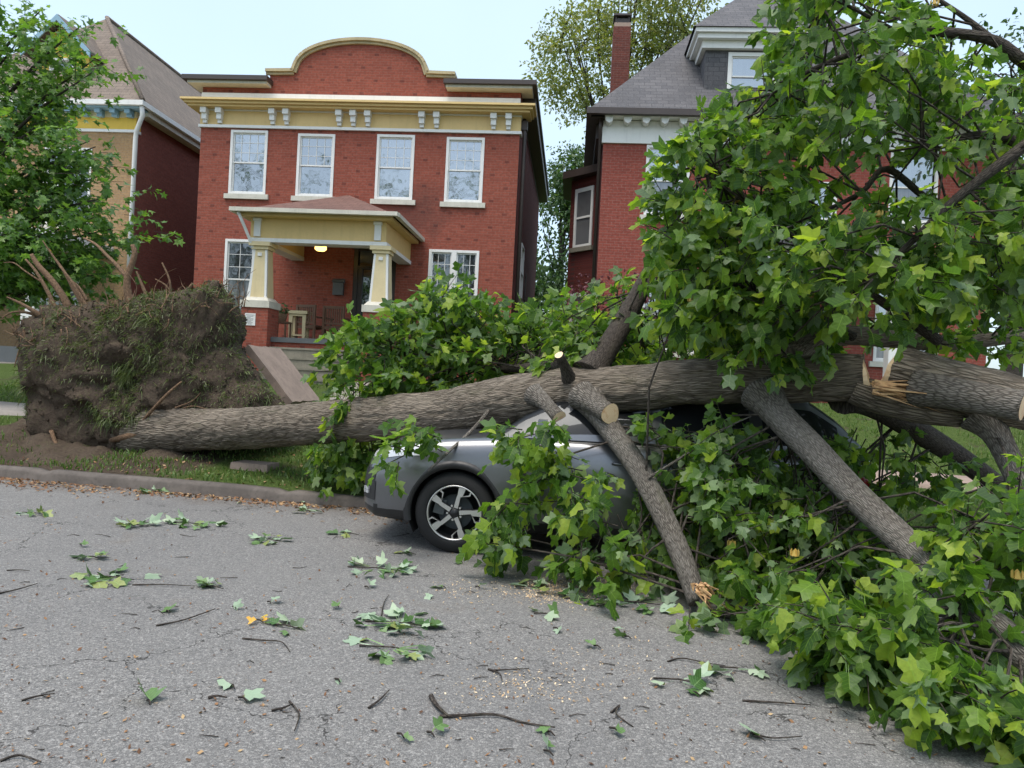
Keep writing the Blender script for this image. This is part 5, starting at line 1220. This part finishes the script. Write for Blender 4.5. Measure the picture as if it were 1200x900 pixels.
G = np.array(ring)                                        # near side (y<0)
full = np.concatenate([G, (G * np.array([1, -1, 1]))[:, ::-1][:, 1:]], 1)     # near bottom .. top .. far bottom
tpa = np.array([tuple(p) for p in tp]); tra = np.array(tr_)
def crush(P):
    """dent a panel (car frame) under the trunk"""
    sh = P.shape; W = np.array([tuple(CM @ Vector(p)) for p in P.reshape(-1, 3)])
    for i in range(0, len(W)):
        d = np.hypot(tpa[:, 0] - W[i, 0], tpa[:, 1] - W[i, 1]); j = d.argmin(); r = tra[j] + .03
        lim = tpa[j, 2] - (math.sqrt(max(r * r - d[j] ** 2, 0)) if d[j] < r else -.9 * (d[j] - r)) - .01
        if W[i, 2] > lim: W[i, 2] = lim
    inv = CM.inverted(); return np.array([tuple(inv @ Vector(p)) for p in W]).reshape(sh)
top = G[..., 2] > .85
full = np.where((full[..., 2] > .8)[..., None], crush(full), full)
nr, nc = full.shape[:2]
AX = (.93, 3.72)
def fkind(c):
    if any((c[0] - a) ** 2 + (c[2] - .37) ** 2 < .425 ** 2 for a in AX) and abs(c[1]) > .55: return None
    if c[2] < .36 and abs(c[1]) > .3 or c[2] < .30: return 'black'
    return 'body'
FB = {'body': [], 'black': []}
FC = (full[:-1, :-1] + full[1:, 1:]) / 2
for i in range(nr - 1):
    for j in range(nc - 1):
        kd = fkind(FC[i, j])
        if 1.4 < FC[i, j][0] < 4.5 and abs(FC[i, j][1]) < wd(FC[i, j][0]) - .12 and FC[i, j][2] > .7: continue
        if kd: FB[kd].append((i * nc + j, (i + 1) * nc + j, (i + 1) * nc + j + 1, i * nc + j + 1))
cap = [list(range(nc - 1, -1, -1)), [(nr - 1) * nc + j for j in range(nc)]]
fv = full.reshape(-1, 3).tolist()
def compact(name, verts, faces, mat, parent, smooth=True):
    used = sorted({i for f in faces for i in f}); mp = {o: k for k, o in enumerate(used)}
    return link_mesh(name, [verts[i] for i in used], [[mp[i] for i in f] for f in faces], mat, parent, smooth)
body = compact('body', fv, FB['body'] + cap, A['silver'], car); compact('lower_cladding', fv, FB['black'], A['black'], car)
GN = norm(np.cross(np.gradient(full, axis=0), np.gradient(full, axis=1)))
if (GN[nr // 2, nc // 4] @ np.array([0, -1, 0])) < 0: GN = -GN
def patch(name, test, mat, parent, off=.006, rim=False):
    fs = [(i * nc + j, (i + 1) * nc + j, (i + 1) * nc + j + 1, i * nc + j + 1) for i in range(nr - 1) for j in range(nc - 1) if test(FC[i, j]) and fkind(FC[i, j])]
    if not fs: return None
    v = (full + GN * off).reshape(-1, 3).tolist(); return compact(name, v, fs, A[mat], parent)
for sg in (-1, 1):
    sd = lambda c, sg=sg: c[1] * sg > 0
    patch('headlamp', lambda c: sd(c) and .10 < c[0] < .60 and .80 + .16 * (c[0] - .1) < c[2] < .875 + .2 * (c[0] - .1) and abs(c[1]) > .55, 'lens', car)
    fo = patch('fog_lamp', lambda c: sd(c) and .03 < c[0] < .16 and .42 < c[2] < .70 and abs(c[1]) > .62, 'black', car)
    if fo:
        b = MB()
        for zz in (.455, .50):
            for xx in (.055, .085): 
                i = int(np.abs(xs - xx).argmin()); j = int(np.abs(full[i, :nc // 2, 2] - zz - .01).argmin() if sg < 0 else nc // 2 + np.abs(full[i, nc // 2:, 2] - zz - .01).argmin()); p = full[i, j] + GN[i, j] * .01
                t1 = norm(np.cross(GN[i, j], [0, 0, 1])); t2 = np.cross(GN[i, j], t1); r = .014
                q = [p + GN[i, j] * e + t1 * a_ * r + t2 * b_ * r for e in (-.005, .012) for a_, b_ in ((-1, -1), (1, -1), (1, 1), (-1, 1))]
                b.add(q, [(3, 2, 1, 0), (4, 5, 6, 7), (0, 1, 5, 4), (1, 2, 6, 5), (2, 3, 7, 6), (3, 0, 4, 7)])
        b.build('led', A['lens'], fo)
    patch('tail_lamp', lambda c: sd(c) and c[0] > 4.42 and .86 < c[2] < 1.06 and abs(c[1]) > .5, 'redlens', car)
    patch('bumper_reflector', lambda c: sd(c) and c[0] > 4.5 and .48 < c[2] < .53 and abs(c[1]) > .6, 'redlens', car)
    patch('belt_moulding', lambda c: sd(c) and 1.45 < c[0] < 4.3 and zt(c[0]) - .075 < c[2] < zt(c[0]) - .035 and abs(c[1]) > .8, 'alloy', car, .004)
    for x0 in (1.52, 2.62, 3.5):
        patch('door_seam', lambda c, x0=x0: sd(c) and abs(c[0] - x0) < .017 and .40 < c[2] < zt(c[0]) - .08 and abs(c[1]) > .8, 'black', car, .002)
    for x0 in (2.42, 3.36):
        b = MB(); y = sg * .965; b.tube([(x0 - .1, y - sg * .02, .93), (x0 - .08, y, .93), (x0 + .08, y, .935), (x0 + .1, y - sg * .02, .935)], .014, 8); b.build('door_handle', A['silver'], car)
    b = MB(); b.frustum(1.68, sg * 1.05, 1.13, 1.28, .06, .10, .04, .085); b.tube([(1.7, sg * .88, 1.14), (1.68, sg * .98, 1.16)], .03, 6); b.build('wing_mirror', A['silver'], car)
    for ax in AX:
        b = MB(); n = 30; vs = []
        for k_ in range(n + 1):
            t = R(-14) + (math.pi + R(28)) * k_ / n
            for r in (.405, .475):
                x, z = ax + r * math.cos(t), .37 + r * math.sin(t); y = wd(x) + .010 - (.02 if r > .45 else 0)
                vs += [(x, sg * y, z), (x, sg * (y - .06), z)]
        fs = []
        for k_ in range(n):
            o = k_ * 4; p = o + 4; fs += [(o, o + 2, p + 2, p), (o + 2, o + 3, p + 3, p + 2), (o + 1, o, p, p + 1)]
        b.add(vs, fs, True); b.build('wheel_arch_trim', A['black'], car)
        b = MB(); vs = [(ax + .42 * math.cos(t), sg * y, .37 + .42 * math.sin(t)) for t in np.linspace(R(-30), R(210), 20) for y in (.93, .50)]; b.add(vs, [(2 * i, 2 * i + 1, 2 * i + 3, 2 * i + 2) for i in range(19)], True); b.add([(ax + .42 * math.cos(t), sg * .5, .37 + .42 * math.sin(t)) for t in np.linspace(0, 6.28, 24, endpoint=False)], [list(range(24))]); b.build('wheel_arch_liner', A['dark'], car)
# glasshouse
rf = lambda x: ip(x, [(1.28, 1.13), (1.5, 1.30), (1.8, 1.49), (2.05, 1.61), (2.3, 1.66), (2.8, 1.685), (3.5, 1.67), (4.1, 1.62), (4.35, 1.45), (4.6, 1.18)])
gx = np.linspace(1.28, 4.6, 60); gr = []
for x in gx:
    zb = zt(x) - .045; zr = max(rf(x), zb + .02); yb = wd(x) - .085; h = zr - zb; yr = yb - .30 * h / .55 - .02
    pts = [(yb - (yb - yr) * (f ** 1.3), zb + (h - .05 * min(1, h / .3)) * f) for f in np.linspace(0, 1, 9)] + [(yr - .05, zr - .018), (yr * .6, zr - .006), (0, zr)]
    gr.append([(x, -a, b) for a, b in pts])
gr = np.array(gr); gf = np.concatenate([gr, (gr * np.array([1, -1, 1]))[:, ::-1][:, 1:]], 1); kc = gf.shape[1]; raw = gf.copy(); gf = crush(gf)
cat = {}
for i in range(len(gx) - 1):
    for j in range(kc - 1):
        x = (gx[i] + gx[i + 1]) / 2; jj = min(j, kc - 2 - j); f = (i * kc + j, (i + 1) * kc + j, (i + 1) * kc + j + 1, i * kc + j + 1)
        if jj >= 8 and x < 2.02: c_ = 'windscreen'
        elif jj >= 8 and x > 4.12: c_ = 'rear_window'
        elif jj >= 1 and x < 1.5 or jj >= 7 and x < 2.15: c_ = 'windscreen'
        elif 1 <= jj < 7 and 1.5 < x < 4.3 and min(abs(x - 2.68), abs(x - 3.6)) > .05 and rf(x) > 1.3: c_ = ('side_window', j < kc // 2, int(x > 2.68) + int(x > 3.6))
        else: c_ = 'roof'
        cat.setdefault(c_, []).append(f)
gl = gf.reshape(-1, 3).tolist()
for nm, fs in cat.items():
    nm = nm if isinstance(nm, str) else nm[0]; compact(nm, gl, fs, A['silver' if nm == 'roof' else 'carglass'], car)
# wheels
def wheel(ax, sg):
    w = bpy.data.objects.new('wheel', None); C.objects.link(w); w.parent = car; w.location = (ax, sg * .93, .37); w.rotation_euler = (0, R(11), R(180) if sg > 0 else 0); w.empty_display_size = .1
    def lathe(prof, seg=56):
        b = MB(); vs = [(r * math.cos(t), y, r * math.sin(t)) for r, y in prof for t in np.linspace(0, 2 * math.pi, seg, endpoint=False)]
        b.add(vs, [(i * seg + j, i * seg + (j + 1) % seg, (i + 1) * seg + (j + 1) % seg, (i + 1) * seg + j) for i in range(len(prof) - 1) for j in range(seg)], True); return b
    lathe([(.247, .02), (.252, -.0), (.27, -.006), (.30, -.004), (.335, .008), (.358, .025), (.369, .05), (.37, .1), (.369, .18), (.355, .21), (.3, .235), (.25, .22)]).build('tyre', A['tyre'], w)
    rm = lathe([(.252, .0), (.249, -.004), (.240, -.003), (.236, .012), (.225, .06), (.22, .20)]); ro = rm.build('rim', A['alloy'], w)
    lathe([(.234, .016), (.222, .062), (.218, .2), (.0, .2)]).build('rim_barrel', A['black'], w)
    b = MB(); bk = MB()
    def poly(p, y0, y1, mb, a):
        c, s = math.cos(a), math.sin(a); q = [(x * c - z * s, z * c + x * s) for x, z in p]
        n = len(q); mb.add([(x, y0, z) for x, z in q] + [(x, y1, z) for x, z in q], [list(range(n)), list(range(2 * n - 1, n - 1, -1))] + [(i, i + n, (i + 1) % n + n, (i + 1) % n) for i in range(n)])
    for i in range(5):
        a = i * 2 * math.pi / 5 + R(90)
        for mb, y0, y1, g in ((b, .008, .016, 0), (bk, .017, .06, .004)):
            poly([(.045, -.022 - g), (.15, -.018 - g), (.165, -.036 - g), (.238, -.046 - g), (.241, .018 + g), (.165, .012 + g), (.15, .016 + g), (.045, .018 + g)], y0, y1, mb, a)
            poly([(.150, -.030 + .02), (.150, -.020), (.188, -.088), (.222, -.094), (.214, -.106), (.180, -.100)], y0 + .001, y1, mb, a)
    lathe([(.0, .004), (.030, .005), (.034, .012), (.052, .016), (.056, .05)], 24).build('hub_cap', A['black'], w)
    b.build('spoke_face', A['alloy'], ro); bk.build('spoke_side', A['black'], ro)
    nt = MB()
    for i in range(5): a = i * 2 * math.pi / 5 + R(54); c, s = math.cos(a) * .066, math.sin(a) * .066; nt.tube([(c, .06, s), (c, .012, s)], .010, 8)
    nt.build('wheel_nut', A['alloy'], ro)
    lathe([(.16, .09), (.16, .11), (.06, .105)], 40).build('brake_disc', A['grey'], w)
    b = MB(); b.box(-.2, -.1, .07, .14, -.06, .08); b.build('brake_caliper', A['grey'], w)
for ax in AX:
    for sg in (-1, 1): wheel(ax, sg)

# ------------------------------------------------------------------ storm litter on the road
def onroad(px, py):
    x, y = px, py; a = at(px, py, 1.0) - Vector((0, 0, EYE))       # ray
    # road plane z = -GRADE * (EU . p)
    t = -EYE / (a.z + GRADE * (a.x * EU[0] + a.y * EU[1])); return Vector((a.x * t, a.y * t, EYE + a.z * t))
def sprig(name, label, px, py, r, n, size=.10, cat='leaf sprig', group='leaf sprigs torn off onto the road', stretch=1.25, lift=.035, mat='leaf_cast', dy=0):
    p = onroad(px, py); p.z += dy; t = thing(name, label, cat, p, 0, group); lv = Leaves(); tw = MB()
    for i in range(n):
        a = random.uniform(0, 6.28); rr = r * math.sqrt(random.random()); q = np.array([math.cos(a) * rr * stretch, math.sin(a) * rr, random.uniform(.012, lift)])
        d = norm(np.array([math.cos(a) + rng.normal(0, .6), math.sin(a) + rng.normal(0, .6), rng.normal(.0, .12)])); nn = np.array([rng.normal(0, .45), rng.normal(0, .45), 1.0 if random.random() < .55 else -1.0])
        lv.add([q], [d], [nn], [size * random.uniform(.6, 1.15)], [q * np.array([.3, .3, .6])])
    tw.tube([(-r * .8 * stretch, .02, .012), (0, 0, .02), (r * .7 * stretch, -.03, .014)], [.006, .005, .003], 5); tw.build('stem', A['bark_dark'], t)
    lv.build('leaves', A[mat], t, TULIP, True, .25, .2); return t
SP = [(135, 679, .20, 11, 'pale upturned leaf sprig, largest on the left half of the road'), (250, 690, .11, 5, 'bright green leaf pair beside a thin twig on the left of the road'), (222, 615, .26, 12, 'long flattened leaf sprig in line with the car front, nearest the kerb block'), (160, 617, .16, 8, 'pale leaf sprig just left of the long flattened one'),
      (315, 634, .15, 8, 'small dark leaf sprig on the road between kerb and car front'), (440, 668, .27, 14, 'pale and green leaf sprig in front of the car wheel'), (468, 733, .26, 20, 'heaped dark green leaf sprig with an upright stalk in mid road'), (458, 762, .22, 9, 'flat leaf cluster just below the heaped sprig in mid road'),
      (795, 800, .16, 5, 'pair of broad green leaves on the road near the fallen branches'), (335, 736, .10, 4, 'small curled green leaf on a dark stalk, beside a yellow petal'), (70, 562, .16, 9, 'upright broad leaf tuft leaning on the kerb below the root plate'), (40, 603, .15, 6, 'flat pale leaves near the left edge by the kerb'),
      (110, 655, .07, 4, 'tiny green leaf tuft above the largest left sprig'), (690, 705, .2, 8, 'leaf sprig lying in the sawdust beside the car'), (620, 690, .13, 5, 'pale leaf sprig at the left rim of the sawdust'), (745, 708, .24, 14, 'dense leaf sprig under the hanging branch tip'), (410, 627, .12, 4, 'small pale sprig below the front bumper'),
      (480, 650, .08, 3, 'few leaves beside the front tyre'), (180, 577, .14, 8, 'pale sprig lying in the gutter below the trunk base'), (360, 600, .13, 6, 'green sprig in the gutter left of the hanging leaves'), (285, 822, .0, 1, 'single dull green leaf lying low on the left of the road'), (640, 722, .1, 3, 'dark leaf pair between the sawdust and the mid road'), (860, 786, .16, 6, 'small leafy shoot at the near edge of the branch heap')]
for x, y, r, n, lab in SP: sprig('leaf_sprig', lab, x, y, max(r * .85, .03), int(n * 1.3))
def twig(label, pts, r):
    P = [onroad(x, y) for x, y in pts]; p0 = P[0].copy(); t = MB(); q, qr = smoothpath([p - p0 + Vector((0, 0, r * .8 + .012 * math.sin(i * 2.1) ** 2)) for i, p in enumerate(P)], [r * (1 - .6 * i / (len(P) - 1)) for i in range(len(P))], 16); t.tube(q, qr, 6, True, .2)
    o = t.build('twig', A['bark_dark']); o.location = p0; return tag(o, label, 'twig', 'bare twigs on the road')
for lab, pts, r in (('long wavy dark twig, largest on the road', [(515, 841), (545, 842), (580, 841), (612, 848), (650, 856)], .011), ('short thick curved stick at the left end of the long wavy twig', [(505, 818), (510, 829), (518, 838), (527, 843)], .018),
        ('thin straight twig left of the curved leaf pair', [(155, 686), (190, 687), (228, 689)], .007), ('slanting twig in the middle of the left half', [(183, 734), (215, 729), (252, 716)], .008), ('thin twig reaching in from the left edge', [(-5, 697), (20, 693), (44, 686)], .008),
        ('forked twig below the small curled leaf', [(284, 749), (310, 753), (330, 755), (340, 765)], .007), ('dark half of a bent twig, low on the left', [(318, 834), (332, 833), (343, 828)], .009), ('pale upright twig touching the bent dark one', [(339, 823), (350, 840), (345, 860)], .008),
        ('short twig lying across the centre of the road', [(432, 831), (444, 824), (456, 812)], .010), ('thin bent twig right of the leaf heap', [(572, 785), (585, 792), (588, 800)], .008), ('thin straight twig joined to the bent one at mid road', [(576, 786), (600, 787), (620, 786)], .006),
        ('dark hooked twig in the lower right of the road', [(716, 836), (726, 830), (722, 840), (742, 853)], .009), ('twig pointing at the broad leaf pair', [(782, 776), (800, 774), (830, 780), (850, 781)], .008), ('short brown twig near the lower left corner', [(25, 822), (45, 819), (64, 816)], .008), ('thin twig with crumbled bark at the bottom edge', [(0, 893), (22, 889), (48, 897)], .008),
        ('fine twig crossing the road near the left sprig row', [(8, 669), (22, 670), (35, 671)], .007), ('short stick in the lower middle left', [(244, 819), (254, 819), (266, 821)], .01), ('brown twig by the right branch heap', [(870, 822), (910, 826), (950, 829)], .008), ('broken stick lying flat near the bottom right', [(880, 860), (905, 868), (940, 866)], .008), ('stalk standing out of the heaped leaf sprig', [(447, 722), (450, 708), (456, 699)], .006)):
    twig(lab, pts, r * .75)
# yellow petal, scattered single leaves
sprig('fallen_flower', 'yellow tulip tree flower petals on the road', 304, 730, .04, 4, .05, 'flower', None, mat='petal_leaf')
for i, (x, y) in enumerate([(316, 708), (395, 712), (275, 714), (197, 719), (652, 739), (722, 740), (736, 749), (396, 800), (273, 807), (430, 690), (560, 690), (505, 700), (540, 660), (610, 660), (352, 590), (560, 645), (700, 760), (645, 862), (643, 885), (470, 865), (505, 863), (890, 868), (720, 858), (175, 826), (815, 815), (95, 640), (282, 590), (520, 690)]):
    sprig('fallen_leaf', 'single torn green leaf lying flat on the asphalt', x, y, .02, 1, random.uniform(.06, .11), 'leaf', 'single leaves scattered over the road')
def bits(name, label, cat, pts, smin, smax, mat, dz=.004, flat=.35):
    V = []; F = []
    for q, p in enumerate(pts):
        s = random.uniform(smin, smax); a = random.uniform(0, 6.28); e = np.array([math.cos(a), math.sin(a), rng.normal(0, flat)]); f = np.array([-math.sin(a), math.cos(a), rng.normal(0, flat)]) * random.uniform(.3, .8)
        c = np.array(p) + np.array([0, 0, dz + s * .18]); o = 5 * q
        V += [c - e * s, c - f * s * .8, c + e * s * .9, c + f * s * .8, c + np.array([0, 0, s * random.uniform(-.2, .3)])]; F += [(o, o + 1, o + 4), (o + 1, o + 2, o + 4), (o + 2, o + 3, o + 4), (o + 3, o, o + 4)]
    return tag(link_mesh(name, V, F, A[mat]), label, cat, None, 'stuff')
pts = []
for i in range(4200):
    u = random.uniform(-9, 4); v = -abs(rng.normal(0, .28)) + .0
    if vnoise(np.array([u * 1.2, v * 2, 0]), 81) < rng.uniform(-.8, .3): continue
    x, y = xy_of(u, v); pts.append((x, y, -GRADE * u))
for i in range(900):
    u = random.uniform(-7, .8); v = random.uniform(.2, 2.2); x, y = xy_of(u, v); pts.append((x, y, gz(x, y)))
bits('leaf_litter', 'dry brown leaf litter along the gutter and verge', 'leaf litter', pts, .012, .035, 'litter')
pts = [];
for i in range(1500):
    p = onroad(random.uniform(-20, 1100), 600 + 300 * random.random() ** 1.1); pts.append(p)
bits('road_litter', 'small brown crumbs and seed scales scattered over the road', 'litter', pts, .004, .016, 'litter')
pts = []
for c, r, n in (((655, 693), (48, 13), 1600), ((720, 686), (40, 9), 500), ((620, 806), (95, 18), 330), ((560, 690), (60, 12), 250), ((700, 770), (110, 30), 150)):
    for i in range(n): pts.append(onroad(c[0] + rng.normal(0, r[0] * .6), c[1] + rng.normal(0, r[1] * .6)))
bits('sawdust', 'pale sawdust and wood chips on the road beside the car', 'sawdust', pts, .003, .011, 'sawdust', .002)
b = MB()
for i in range(70):
    x, y = random.uniform(-10, 1050), 605 + 295 * random.random(); a = random.uniform(-.5, .5) + (math.pi if random.random() < .5 else 0); L = random.uniform(6, 26)
    P = [onroad(x + math.cos(a) * L * f, y + math.sin(a) * L * .35 * f + rng.normal(0, 1)) + Vector((0, 0, .006)) for f in (0, .5, 1)]; b.tube(P, [.003, .0025, .0015], 4, False)
tag(b.build('twig_litter', A['bark_dark']), 'hair thin twig fragments strewn over the asphalt', 'litter', None, 'stuff')
